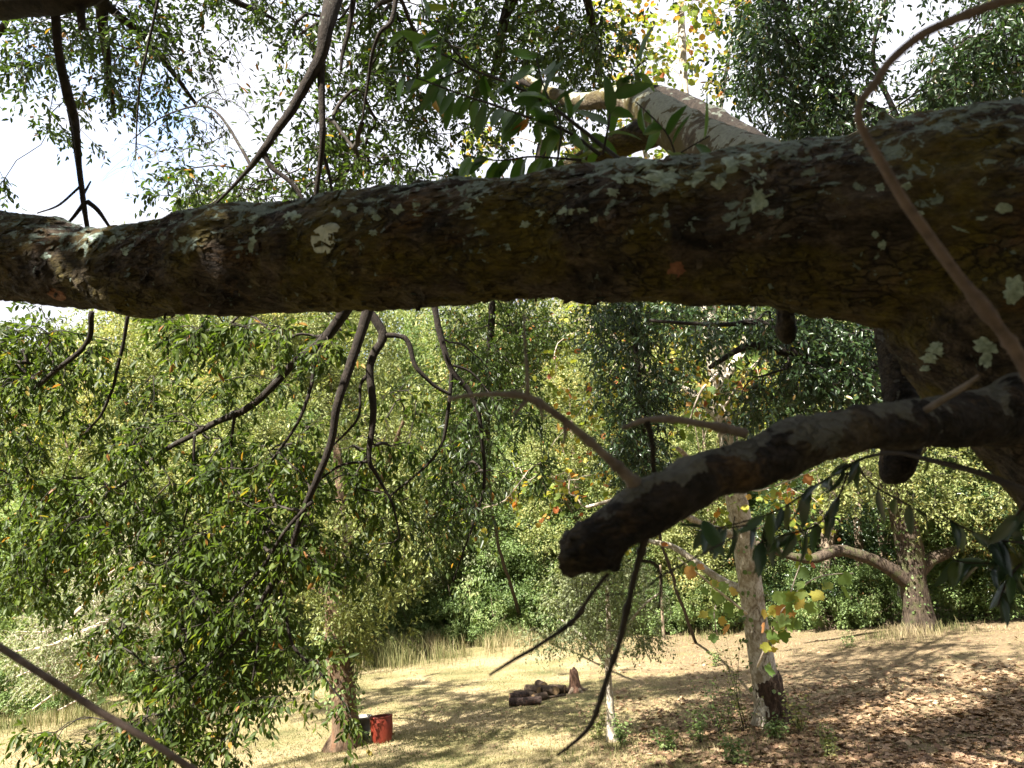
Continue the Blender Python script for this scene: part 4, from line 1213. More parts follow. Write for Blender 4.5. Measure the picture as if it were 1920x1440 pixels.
rows_ = [
    ('front rank', 0.5, [('green', 60, 1325, 0.8, 0.5), ('grey', 250, 1310, 0.85, 0.75), ('olive', 420, 1290, 0.8, 0.7), ('green', 560, 1262, 0.75, 0.65), ('olive', 740, 1225, 0.8, 0.72), ('green', 835, 1212, 0.7, 0.6), ('grey', 885, 1205, 0.8, 0.8), ('green', 1000, 1200, 0.85, 0.7),
                         ('olive', 1110, 1196, 0.8, 0.72), ('green', 1240, 1190, 0.75, 0.62), ('olive', 1340, 1188, 0.7, 0.6), ('dark', 1560, 1182, 0.8, 0.62), ('green', 1470, 1180, 0.6, 0.45), ('green', 1860, 1165, 0.8, 0.6), ('dark', 1980, 1165, 0.9, 0.8)]),
    ('second rank', 4.5, [('olive', -120, 1320, 1, 0.8), ('olive', 140, 1315, 1, 0.72), ('olive', 330, 1300, 1.0, 0.95), ('loose', 480, 1275, 1.0, 0.85), ('olive', 640, 1240, 1.0, 1.0), ('green', 820, 1215, 1.0, 0.9), ('olive', 950, 1205, 1.0, 0.95), ('loose', 1060, 1200, 1.0, 0.75),
                          ('olive', 1180, 1190, 1.0, 0.8), ('green', 1300, 1188, 1.0, 0.8), ('olive', 1420, 1185, 1.0, 0.9), ('green', 1560, 1180, 1.0, 0.95), ('olive', 1720, 1170, 1.0, 0.9), ('green', 1860, 1160, 1.0, 1.0), ('olive', 2060, 1160, 1.0, 1.0)]),
    ('back rank', 11, [('loose', -200, 1320, 1.2, 0.8), ('green', 30, 1320, 1.2, 0.8), ('olive', 230, 1310, 1.2, 0.95), ('olive', 410, 1280, 1.3, 1.15), ('olive', 560, 1250, 1.3, 1.1), ('green', 720, 1225, 1.3, 1.15), ('olive', 880, 1210, 1.3, 1.1), ('olive', 1120, 1195, 1.3, 0.95),
                        ('loose', 1240, 1190, 1.3, 0.85), ('green', 1380, 1188, 1.3, 1.1), ('olive', 1520, 1182, 1.4, 1.2), ('green', 1660, 1178, 1.4, 1.2), ('olive', 1800, 1165, 1.4, 1.2), ('green', 1960, 1160, 1.4, 1.2)]),
]
k = 0
for row, ex, lst in rows_:
    for key, px, py, s, sz in lst:
        k += 1
        tree_at(key, px, py, ex + random.uniform(-0.6, 1.0), s * 1.08, sz * {'front rank': 1.12, 'second rank': 1.38, 'back rank': 1.5}[row], random.uniform(0, 6.28), mk_label(key, px, row))
for px, py, s, sz in [(20, 1345, 0.9, 0.7), (130, 1335, 0.8, 0.5), (690, 1235, 0.8, 0.9), (770, 1222, 0.9, 0.9), (850, 1215, 0.8, 0.8), (930, 1208, 0.9, 0.9), (1020, 1200, 0.9, 1.0), (1090, 1200, 0.9, 0.8), (1180, 1195, 0.9, 0.9), (1260, 1190, 0.9, 0.9), (1340, 1188, 1.0, 1.0),
                      (1490, 1180, 0.8, 0.7), (1560, 1182, 0.9, 0.9), (1630, 1178, 0.8, 0.9), (1800, 1165, 0.9, 1.0), (1880, 1160, 0.9, 0.9), (600, 1262, 0.8, 0.9), (500, 1270, 0.8, 0.8), (380, 1290, 0.9, 0.9), (280, 1305, 0.9, 0.9), (660, 1240, 1.0, 1.4), (810, 1210, 1.1, 1.5), (905, 1200, 1.0, 1.3), (780, 1216, 1.4, 1.9), (860, 1208, 1.5, 2.2), (935, 1202, 1.3, 1.8), (715, 1228, 1.2, 1.6), (975, 1196, 1.1, 1.6), (1060, 1196, 1.1, 1.5), (1140, 1190, 1.1, 1.5), (1220, 1188, 1.0, 1.4)]:
    tree_at('bush', px, py, 0.3, s, sz, random.uniform(0, 6.28), mk_label('bush', px, 'undergrowth').replace('tree', 'shrub'), 'shrub', 'shrub', 'undergrowth shrubs along the meadow edge')

for i, (bx, by, key, sc_) in enumerate([(-15, -6, 'dark', 1.1), (-13, -12, 'green', 1.1), (-7, -15, 'dark', 1.2), (-1, -15, 'olive', 1.0), (5, -14, 'green', 1.1), (10, -11, 'dark', 1.2), (14, -6, 'olive', 1.1), (16, 1, 'green', 1.1), (13, 6, 'dark', 0.9), (9, -4, 'dark', 0.8), (-17, 1, 'olive', 1.0)]):  # unseen trees, added to cut the sky light on the big limb
    tree_at(key, 0, 0, 0, sc_, sc_ * 1.0, i * 1.3, ['deep green tree at the far end of the clearing behind the viewer', 'fresh green tree second in the row behind the viewer', 'large deep green tree left of centre behind the viewer', 'olive tree straight behind the viewer', 'fresh green tree right of centre behind the viewer', 'large deep green tree near the right end behind the viewer', 'olive tree outside the right edge, behind the oak trunk', 'fresh green tree level with the oak trunk outside the right edge', 'deep green tree just outside the right edge beyond the oak trunk', 'small deep green tree close behind the oak trunk', 'olive tree outside the left edge level with the viewer'][i], 'tree', group='trees out of the picture behind the viewer', xy=(bx, by))

# ------------------------------------------------------------------ single trunks seen in the wood
def post_trunk(px, py, rows, mat, label, name='slim_tree', sides=12, group=None, rough=0.14, freq=5, branches=()):
    g = G(px, py)
    d0 = g @ cF
    t = thing(name, g, label, 'tree', group)
    mb = MB()
    full = [(px, py + 12, d0, rows[0][2] * 1.6), (px, py, d0, rows[0][2] * 1.35)] + [(x, y, d0 + dd, r) for x, y, r, dd in rows]
    p, r = pxpath(full, 40)
    V, f = tube_arrays(p, r, sides, rough=rough, freq=freq, seed=int(px))
    mb.add(V, f)
    o = link('trunk', mb.mesh('trunk', mat), t)
    paths = [p]
    for b in branches:
        q, rr = pxpath([(x, y, d0 + dd, r_) for x, y, r_, dd in b], 26)
        q = wobble(q, 0.05, 1.5, int(px))
        V, f = tube_arrays(q, rr, 8, rough=rough, freq=freq)
        link('limb', MB().add(V, f).mesh('limb', mat), t)
        paths.append(q)
    return t, paths, d0

post_trunk(884, 1186, [(885, 1160, 5.5, 0), (883, 1120, 5, 0), (880, 1060, 4.5, 0), (876, 980, 3.5, 0.3)], M_PALETWIG, 'thin pale woodland trunk standing behind the tall dry grass')
for px, py, rows, lb in [(1605, 1172, [(1607, 1120, 8, 0), (1612, 1040, 8, 0), (1608, 960, 7, 0), (1620, 860, 6, 0.3), (1640, 760, 5, 0.6)], 'slim dark leaning trunk between the sycamore and the far oak'),
                         (1545, 1180, [(1543, 1120, 10, 0.5), (1548, 1060, 9, 0.5), (1560, 960, 8, 0.6), (1556, 850, 6, 0.8)], 'stout brown trunk under the long pale limb'),
                         (1570, 1178, [(1565, 1120, 8, 1.5), (1560, 1060, 8, 1.5), (1556, 960, 8, 1.6)], 'shaded trunk just right of the stout brown one'),
                         (1665, 1172, [(1660, 1100, 6, 1), (1650, 980, 6, 1.4), (1640, 860, 5, 1.6)], 'thin shaded trunk left of the far oak'),
                         (1245, 1200, [(1240, 1120, 2.5, 0), (1238, 1060, 2, 0)], 'very thin dark sapling stem beyond the pale sapling'),
                         (1035, 1190, [(1033, 1150, 3.5, 0.5), (1030, 1100, 3, 0.5)], 'thin grey stem in the wood behind the stump')]:
    post_trunk(px, py, rows, M_TRUNK, lb)

# far oak on the right
M_FAROAK = barkmat('far_oak_bark', (1, 1, 0.3), (0.018, 0.013, 0.010), (0.11, 0.082, 0.058), bump=1.0, bscale=0.6, moss=(0.07, 0.075, 0.03), moss_amt=0.5)
FO, fo_paths, fo_d = post_trunk(1728, 1183, [(1722, 1150, 27, 0), (1712, 1090, 23, 0), (1706, 1030, 24, 0), (1690, 960, 22, 0), (1672, 890, 17, 0.2), (1665, 820, 17, 0.5), (1680, 700, 12, 0.8), (1700, 560, 8, 1.0)], M_FAROAK,
    'gnarled far oak at the right with a thick pale limb reaching left', 'far_oak', 18, branches=[
    [(1705, 1092, 18, 0), (1660, 1060, 13, -0.2), (1610, 1040, 11, -0.4), (1570, 1032, 11, -0.6), (1520, 1048, 9, -0.8), (1470, 1040, 7, -1.0), (1420, 1020, 6, -1.2)],
    [(1712, 1080, 18, 0), (1745, 1050, 13, 0.2), (1790, 1030, 9, 0.4), (1850, 990, 6, 0.8), (1900, 930, 4, 1.0)],
    [(1690, 960, 14, 0), (1640, 900, 9, 0.3), (1570, 850, 6, 0.6)],
    [(1675, 900, 12, 0), (1740, 830, 9, -0.4), (1830, 780, 6, -0.8)]])
FO_D = fo_d
foliage_system(FO, 'far_oak', fo_paths, [(1590, 900, 130, 50, fo_d - 1.5, fo_d + 1.5, 50), (1780, 920, 120, 80, fo_d - 1.5, fo_d + 1.5, 70), (1700, 820, 200, 80, fo_d - 1.5, fo_d + 1.5, 90), (1880, 1000, 70, 60, fo_d - 1, fo_d + 1, 24), (1750, 700, 200, 80, fo_d - 1, fo_d + 2, 60)],
    M_FAR_A, M_TWIG, growkw=dict(r0=0.004, up_pen=0.1), leafkw=dict(twigs=7, tl=(0.35, 0.8), leaves=12, L=(0.08, 0.12), ratio=0.45, droop=0.1, tpl=tpl_diamond(), tint_bias=0.1))

# tree by the red pot
M_MEADOWOAK = barkmat('meadow_oak_bark', (1, 1, 0.22), (0.035, 0.022, 0.014), (0.20, 0.135, 0.085), bump=1.0, bscale=0.7, accent=(0.15, 0.08, 0.045))
PT, pt_paths, pt_d = post_trunk(645, 1402, [(650, 1375, 28, 0), (646, 1330, 24, 0), (640, 1270, 24, 0), (634, 1210, 23, 0), (628, 1130, 20, 0), (634, 1040, 15, 0.1), (640, 940, 11, 0.2), (630, 820, 7, 0.4)], M_MEADOWOAK,
    'oak with ivy-hung trunk and flared base beside the red pot', 'meadow_oak', 18, branches=[
    [(636, 1100, 10, 0), (600, 1010, 8, 0.4), (560, 930, 5, 0.8), (540, 860, 3, 1.2)],
    [(632, 1060, 10, 0), (690, 960, 7, -0.4), (730, 860, 5, -0.8), (760, 780, 3, -1.2)],
    [(634, 1120, 8, 0), (580, 1100, 5, 0.6), (520, 1090, 3, 1.0)], [(632, 1110, 8, 0), (700, 1080, 5, 0.8), (760, 1060, 3, 1.2)]])
foliage_system(PT, 'meadow_oak', pt_paths, [(645, 1180, 45, 50, pt_d - 0.6, pt_d + 0.6, 22), (690, 1120, 90, 60, pt_d - 1.5, pt_d + 1.5, 34), (600, 1100, 80, 60, pt_d - 1.5, pt_d + 1.5, 26), (720, 1000, 110, 80, pt_d - 2, pt_d + 2, 60), (580, 980, 110, 90, pt_d - 2, pt_d + 2, 40),
    (650, 860, 150, 90, pt_d - 2, pt_d + 2, 34), (700, 740, 140, 90, pt_d - 2, pt_d + 2, 24), (800, 900, 60, 80, pt_d - 1.5, pt_d + 1.5, 20)], M_FAR_A, M_TWIG,
    growkw=dict(r0=0.003, up_pen=0.2), leafkw=dict(twigs=7, tl=(0.25, 0.6), leaves=11, L=(0.07, 0.10), ratio=0.42, droop=0.2, tpl=tpl_diamond(), tint_bias=0.0))

# sycamore
SY, sy_paths, sy_d = post_trunk(1447, 1362, [(1440, 1300, 26, 0), (1425, 1220, 23.5, 0), (1410, 1120, 22, 0), (1396, 1020, 21, 0), (1380, 930, 20, 0), (1362, 800, 17, 0), (1345, 700, 17, 0.1), (1325, 560, 14, 0.2), (1300, 400, 11, 0.4), (1285, 200, 8, 0.8), (1275, -20, 6, 1.2), (1270, -200, 3, 1.5)], M_SYC,
    'pale sycamore with blackened base and peeling cream bark', 'sycamore', 18, rough=0.08, branches=[
    [(1396, 1010, 9, 0), (1320, 985, 7, -0.3), (1250, 950, 6, -0.6), (1180, 930, 4, -0.9), (1100, 950, 3, -1.2)],
    [(1400, 1110, 9, 0), (1340, 1080, 7, 0.4), (1270, 1030, 6, 0.8), (1200, 1010, 4, 1.2)],
    [(1362, 800, 9, 0), (1300, 740, 7, 0.2), (1220, 700, 5, 0.4), (1140, 620, 3, 0.6)],
    [(1350, 720, 10, 0), (1390, 660, 8, 0.2), (1420, 560, 5, 0.4), (1440, 420, 3, 0.8)],
    [(1325, 560, 8, 0), (1260, 420, 6, 0.4), (1200, 250, 4, 0.8), (1170, 60, 2, 1.2)],
    [(1300, 400, 7, 0.3), (1340, 250, 5, 0.6), (1370, 80, 3, 0.9)],
    [(1380, 860, 7, 0), (1330, 880, 5, -0.4), (1270, 840, 4, -0.8)]])
# the blackened foot, wrapped just outside the trunk
p, r = pxpath([(1452, 1372, sy_d, 38), (1449, 1350, sy_d, 34), (1444, 1310, sy_d, 29), (1439, 1280, sy_d, 27.5), (1436, 1262, sy_d, 24)], 18)
V, f = tube_arrays(p, r, 20, rough=0.10, freq=7, seed=3)
link('trunk_base', MB().add(V, f).mesh('trunk_base', M_BURNT), SY, label='blackened rough base of the sycamore')
foliage_system(SY, 'sycamore', sy_paths, [(1230, 930, 130, 60, sy_d - 1.2, sy_d + 1.2, 16), (1120, 800, 110, 120, sy_d - 1, sy_d + 2, 15), (1110, 650, 90, 80, sy_d, sy_d + 2, 14), (1330, 700, 90, 90, sy_d - 1, sy_d + 1.5, 34), (1450, 720, 70, 90, sy_d - 0.5, sy_d + 1.5, 22),
    (1240, 560, 120, 120, sy_d, sy_d + 2, 26), (1250, 180, 110, 140, sy_d, sy_d + 3, 46), (1280, 20, 150, 70, sy_d, sy_d + 3, 36), (1180, 90, 80, 90, sy_d + 1, sy_d + 3, 22), (1080, 250, 60, 60, sy_d, sy_d + 2, 8), (1000, 900, 80, 90, sy_d - 1.5, sy_d + 1, 8), (900, 940, 90, 60, sy_d - 1.5, sy_d + 1, 8), (900, 260, 60, 50, sy_d + 1, sy_d + 3, 9), (1480, 950, 60, 60, sy_d - 1, sy_d + 1, 9)], M_SYCLEAF, M_PALETWIG,
    growkw=dict(r0=0.003, up_pen=0.1), leafkw=dict(twigs=3, tl=(0.3, 0.7), leaves=6, L=(0.06, 0.13), ratio=0.95, droop=0.3, tpl=tpl_round(), spread=1.1))
def recolor_wide(o):
    a = o.data.attributes['tint']
    n = len(a.data); v = np.zeros(n, np.float32)
    k = 6
    m = n // k
    a.data.foreach_set('value', np.repeat(RNG.beta(0.9, 1.5, m), k).astype(np.float32))
recolor_wide([c for c in SY.children if c.name.startswith('foliage')][0])

# near sycamore leaves on a thin spray
SYT = []
for cu in (0.12, 0.3):
    v, f = tpl_lobed(cu)
    v = np.vstack([v, [[-0.25, 0.008, 0.02], [-0.25, -0.008, 0.02]]])
    SYT.append(mesh_np('leaf', v, [np.vstack([f, [[len(v) - 2, 0, len(v) - 1]]])], M_SYCLEAFOBJ))
def syc_spray(label, stems, seed):
    rng = np.random.default_rng(seed)
    for rows, n in stems:
        p, r = pxpath(rows, 20)
        p = wobble(p, 0.02, 3, seed)
        V, f = tube_arrays(p, r, 5)
        o = link('branch', MB().add(V, f).mesh('branch', M_PALETWIG), SY, label=label)
        for k in range(n):
            i = int(4 + 15 * (k + rng.uniform(0, 0.8)) / n)
            pos = p[min(19, i)] + rng.normal(0, 0.06, 3)
            d = np.array([rng.normal(0, 0.8), rng.normal(0, 0.4), -0.8])
            place_leaf(o, np.zeros(3), pos, d, nrm(np.array([0, -1, 0.5]) + rng.normal(0, 0.5, 3)), rng.uniform(0.07, 0.135), SYT[int(rng.integers(2))])
syc_spray('thin spray of lobed green and orange leaves left of the trunk', [([(1400, 1150, 7.5, 3), (1350, 1110, 7.3, 2.2), (1300, 1070, 7, 1.5), (1270, 1045, 7, 1)], 14), ([(1350, 1110, 7.3, 2), (1340, 1150, 7.2, 1.5), (1345, 1190, 7.2, 1)], 7)], 1)
syc_spray('thin spray of lobed leaves turning orange right of the trunk', [([(1420, 1250, 6.5, 2.5), (1450, 1180, 6.3, 2), (1480, 1120, 6.2, 1.5), (1500, 1060, 6.2, 1)], 16), ([(1450, 1180, 6.3, 2), (1470, 1140, 6.2, 1.5), (1495, 1130, 6.2, 1)], 8), ([(1480, 1120, 6.2, 1.5), (1540, 1080, 6.2, 1.3), (1600, 1075, 6.2, 1)], 7)], 2)
syc_spray('spray of lobed leaves high behind the broken limb', [([(1365, 900, 9, 3), (1420, 920, 8.6, 2), (1470, 905, 8.2, 1.5), (1530, 880, 8, 1)], 16), ([(1360, 760, 9.5, 3), (1400, 700, 9, 2), (1440, 660, 9, 1.4)], 16), ([(1345, 700, 9.5, 3), (1310, 740, 9, 2), (1290, 800, 9, 1.4)], 14)], 3)

# ivy climbing two trunks
def ivy(path, r0, lo, hi, n, label, seed):
    rng = np.random.default_rng(seed)
    base = path[int(lo * (len(path) - 1))]
    t = thing('ivy', base, label, 'ivy', 'ivy on the trunks')
    ks = np.linspace(lo, hi, 34) * (len(path) - 1)
    ph = rng.uniform(0, 6.28)
    pts = []
    for i, k in enumerate(ks):
        k0 = int(k); c = path[k0] + (path[min(k0 + 1, len(path) - 1)] - path[k0]) * (k - k0)
        a = ph + i * 0.16
        pts.append(c + np.array([math.cos(a), math.sin(a), 0]) * r0)
    pts = np.array(pts)
    V, f = tube_arrays(pts, np.full(len(pts), 0.006), 5)
    link('stem', MB().add(V, f).mesh('stem', M_TWIG), t)
    k = rng.uniform(lo, hi, n) * (len(path) - 2)
    c = path[k.astype(int)]
    a = rng.uniform(0, 6.28, n)
    o_ = np.stack([np.cos(a), np.sin(a), np.zeros(n)], 1)
    pos = c + o_ * (r0 + rng.uniform(0.0, 0.07, (n, 1))) + rng.normal(0, 0.03, (n, 3))
    L = rng.uniform(0.04, 0.085, n)
    V, F, T = leaves_arrays(tpl_round(), pos, nrm(o_ * 0.4 + np.array([0, 0, -0.7]) + rng.normal(0, 0.5, (n, 3))), o_, L, L * 0.95, rng.uniform(0.1, 0.9, n))
    link('leaves', mesh_np('leaves', V, [F], M_FAR_B, T), t, kind='stuff')
ivy(sy_paths[0], 0.19, 0.03, 0.24, 170, 'sparse ivy creeping up the lower sycamore trunk', 5)
ivy(pt_paths[0], 0.25, 0.16, 0.42, 420, 'thick ivy wrapping the upper trunk by the red pot', 6)
ivy(fo_paths[0], 0.33, 0.02, 0.42, 420, 'ivy up the shaded side of the gnarled far oak', 7)

# pale sapling and dark evergreens
SA, sa_paths, sa_d = post_trunk(1148, 1388, [(1146, 1350, 8.5, 0), (1143, 1300, 6.5, 0), (1140, 1250, 6, 0), (1142, 1180, 5, 0), (1138, 1100, 4, 0)], M_SYC, 'slender pale-barked sapling between the stump and the sycamore', 'sapling', 10, rough=0.1, branches=[
    [(1142, 1260, 3.5, 0), (1100, 1200, 2.5, 0.2), (1050, 1160, 1.5, 0.4)], [(1142, 1220, 3.5, 0), (1190, 1150, 2.5, -0.2), (1240, 1110, 1.5, -0.4)]])
foliage_system(SA, 'sapling', sa_paths, [(1140, 1110, 110, 60, sa_d - 0.8, sa_d + 0.8, 110), (1080, 1190, 80, 50, sa_d - 0.8, sa_d + 0.8, 50), (1190, 1180, 60, 40, sa_d - 0.5, sa_d + 0.5, 26)], M_FAR_C, M_TWIG,
    growkw=dict(r0=0.0022, up_pen=0.2), leafkw=dict(twigs=6, tl=(0.15, 0.4), leaves=9, L=(0.045, 0.07), ratio=0.42, droop=0.3, tpl=tpl_diamond(), tint_bias=0.1))

ev_kw = dict(growkw=dict(up_pen=0.5, r0=0.003, maxr=0.05), leafkw=dict(twigs=6, tl=(0.2, 0.55), leaves=9, L=(0.055, 0.085), ratio=0.42, droop=0.3, tint_bias=-0.02))
eb = P(2120, 900, 9.0); eb[2] = gz(eb[0], eb[1])
EV = thing('evergreen_oak', eb, 'dark glossy evergreen oak with grey limbs behind the main limb at the right', 'tree')
def ev_limbs(t, polys):
    mb = MB(); paths = []
    for k, rows in enumerate(polys):
        p, r = pxpath(rows, 30); p = wobble(p, 0.08, 1.3, k)
        V, f = tube_arrays(p, r, 9, rough=0.14, freq=12)
        mb.add(V, f); paths.append(p)
    link('trunk', mb.mesh('trunk', M_BRANCH), t)
    return paths
q = proj(eb)
ep = ev_limbs(EV, [[(q[0], q[1] + 10, q[2], 40), (2080, 1000, q[2], 32), (1900, 700, 8.8, 28), (1900, 400, 8.8, 22), (2020, 100, 8.6, 14), (2000, -200, 8.4, 8)],
                   [(1890, 680, 8.8, 16), (1650, 690, 8.4, 12), (1480, 660, 8.2, 10), (1400, 650, 8.0, 7), (1330, 690, 8.0, 4)],
                   [(1480, 665, 8.2, 8), (1460, 630, 8.2, 7), (1420, 605, 8.1, 6), (1350, 610, 8.0, 4), (1220, 600, 8.0, 3)],
                   [(1890, 420, 8.8, 10), (1700, 250, 8.4, 7), (1520, 120, 8.0, 6), (1470, 0, 7.8, 4)],
                   [(1960, 250, 8.7, 9), (1900, 160, 8.4, 6), (1800, 100, 8, 3)],
                   [(1700, 250, 8.4, 6), (1640, 120, 8.2, 4), (1660, 0, 8, 3)]])
foliage_system(EV, 'evergreen', ep, [(1500, 610, 90, 50, 7.6, 9.2, 50), (1560, 690, 90, 50, 7.6, 9.2, 60), (1450, 740, 80, 50, 7.6, 9.0, 30), (1620, 620, 60, 50, 7.6, 9.0, 26), (1360, 600, 80, 40, 7.8, 9.2, 26), (1640, 730, 60, 40, 7.6, 9, 20),
    (1430, 30, 60, 60, 7.2, 9.0, 34), (1500, 70, 80, 50, 7.2, 9.0, 40), (1560, 20, 60, 50, 7.2, 9.0, 24), (1400, 130, 40, 40, 7.2, 9.0, 12), (1470, 160, 50, 40, 7.2, 9.0, 22), (1550, 180, 70, 45, 7.2, 9.0, 34), (1600, 110, 25, 50, 7.4, 9, 8), (1500, 250, 70, 25, 7.4, 9, 14), (1620, 260, 60, 25, 7, 8, 12), (1690, 235, 60, 20, 7, 8, 12), (1600, 240, 90, 30, 7.2, 9, 24), (1850, 130, 120, 60, 6.8, 9.0, 90), (1760, 180, 70, 30, 7, 9, 24), (1880, 40, 60, 60, 6.8, 8.6, 36), (1480, 230, 40, 40, 7.4, 9, 10),
    (1700, -120, 300, 120, 7, 9, 60)], M_DARKLEAF, M_TWIG, **ev_kw)
eb = P(1300, 1150, 24); eb[2] = gz(eb[0], eb[1])
E2 = thing('evergreen_tree', eb, 'narrow near-black evergreen hanging just left of the sycamore trunk', 'tree')
q = proj(eb)
ep = ev_limbs(E2, [[(q[0], q[1] + 4, q[2], 3), (1250, 1050, 18, 3), (1215, 900, 11.5, 4), (1200, 700, 10.5, 5), (1180, 520, 10.5, 5), (1170, 380, 10.5, 3)]])
foliage_system(E2, 'evergreen2', ep, [(1180, 610, 90, 50, 9.8, 11.2, 62), (1215, 720, 85, 60, 9.8, 11.2, 62), (1190, 830, 55, 60, 9.8, 11, 60), (1230, 560, 90, 40, 9.8, 11.4, 40), (1180, 900, 30, 30, 10, 11, 8), (1180, 460, 70, 60, 10, 11, 30)], M_DARKLEAF, M_TWIG, **ev_kw)
eb = P(985, 1150, 30); eb[2] = gz(eb[0], eb[1])
E3 = thing('evergreen_tree', eb, 'dark fine-leaved tree filling the gap under the middle of the main limb', 'tree')
q = proj(eb)
ep = ev_limbs(E3, [[(q[0], q[1] + 4, q[2], 4), (930, 1000, 22, 3), (915, 800, 14.5, 5), (920, 640, 13.5, 7), (930, 450, 13, 4)]])
foliage_system(E3, 'evergreen3', ep, [(920, 620, 100, 50, 12.5, 14.5, 70), (900, 700, 90, 60, 12.5, 14.5, 55), (960, 690, 60, 60, 12.5, 14.5, 30), (870, 790, 70, 60, 13, 15, 50), (930, 500, 90, 70, 12.5, 14, 60), (880, 900, 60, 60, 14, 16, 26), (1010, 610, 60, 40, 12.5, 14, 20)], M_LEAF, M_TWIG,
    growkw=dict(up_pen=0.3, r0=0.003), leafkw=dict(twigs=7, tl=(0.25, 0.6), leaves=10, L=(0.06, 0.09), ratio=0.4, droop=0.3, tpl=tpl_diamond(), tint_bias=0.1))

# leaning bare-twigged bush at the left
lb = G(330, 1330); 
LB = thing('leaning_tree', lb, 'sunlit leaning tree with pale bare twigs spraying out at the lower left', 'tree')
ld = lb @ cF
lp = []
mb = MB()
for rows in ([(330, 1335, ld, 14), (330, 1240, ld - 0.5, 12), (260, 1160, ld - 1.5, 9), (170, 1180, ld - 2.5, 6), (90, 1210, ld - 3, 3), (20, 1222, ld - 3, 1.5)],
             [(300, 1190, ld - 1, 8), (220, 1210, ld - 2, 5), (140, 1270, ld - 2.5, 3), (60, 1330, ld - 3, 1.5)],
             [(260, 1160, ld - 1.5, 7), (180, 1130, ld - 2, 5), (110, 1180, ld - 2.5, 3), (30, 1185, ld - 3, 1.5)],
             [(330, 1240, ld - 0.5, 8), (260, 1240, ld - 1.5, 5), (190, 1290, ld - 2, 3), (110, 1330, ld - 2.5, 1.5)],
             [(190, 1185, ld - 2.2, 4), (120, 1240, ld - 2.7, 2.5), (30, 1270, ld - 3, 1.2)]):
    p, r = pxpath(rows, 26); p = wobble(p, 0.12, 1.2, len(lp))
    V, f = tube_arrays(p, r, 6)
    mb.add(V, f); lp.append(p)
link('trunk', mb.mesh('trunk', M_PALETWIG), LB)
foliage_system(LB, 'leaning', lp, [(150, 1230, 120, 60, ld - 3.2, ld - 1.5, 120), (230, 1150, 100, 60, ld - 3, ld - 1, 90), (90, 1190, 70, 40, ld - 3.4, ld - 2, 30), (230, 1060, 110, 70, ld - 3, ld, 90)], M_FAR_C, M_PALETWIG, growkw=dict(r0=0.003, up_pen=0.2),
    leafkw=dict(twigs=6, tl=(0.25, 0.6), leaves=12, L=(0.05, 0.08), ratio=0.45, droop=0.25, tpl=tpl_diamond(), tint_bias=0.15, out_r=0.003))

# ------------------------------------------------------------------ ground cover
def visible_points(n, x0, x1, y0, y1, bias=1.0):
    px = RNG.uniform(x0, x1, n); py = y1 - (y1 - y0) * RNG.uniform(0, 1, n) ** bias
    v = cF[None] + (px - 960)[:, None] / F_PX * cR + (720 - py)[:, None] / F_PX * cU
    t = np.full(n, 12.0)
    for _ in range(30):
        t = gz(v[:, 0] * t, v[:, 1] * t) / v[:, 2]
    q = v * t[:, None]
    ok = (t > 0) & (t < 60)
    q = q[ok]
    q[:, 2] = gzn(q[:, 0], q[:, 1])
    return q
def grass():
    q = visible_points(190000, -250, 2150, 1175, 1560, 1.0)
    w = RNG.uniform(-24, 24, (30000, 1)); 
    n = len(q)
    cl = fnoise(np.stack([q[:, 0], q[:, 1], np.zeros(n)], 1) * 0.9, 4, 21)
    litter = np.clip(q[:, 0] / 5, 0, 1) * (q[:, 1] < 20)
    keep = RNG.random(n) > litter * 0.75
    q, cl = q[keep], cl[keep]; n = len(q)
    h = RNG.uniform(0.015, 0.05, n) * (0.6 + cl)
    a = RNG.uniform(0, 2 * math.pi, n)
    wd = RNG.uniform(0.003, 0.007, n) * 1.4
    dx = np.stack([np.cos(a), np.sin(a), np.zeros(n)], 1)
    tip = q + np.stack([RNG.normal(0, 0.6, n) * h, RNG.normal(0, 0.6, n) * h, h], 1)
    V = np.stack([q - dx * wd[:, None], q + dx * wd[:, None], tip], 1).reshape(-1, 3)
    tint = np.clip(1.35 * cl - 0.15 + RNG.normal(0, 0.16, n), 0, 1)
    o = link('grass', mesh_np('grass', V, [np.arange(3 * n).reshape(-1, 3)], M_GRASS, np.repeat(tint, 3)), kind='stuff')
    o['label'] = 'short dry meadow grass'
grass()
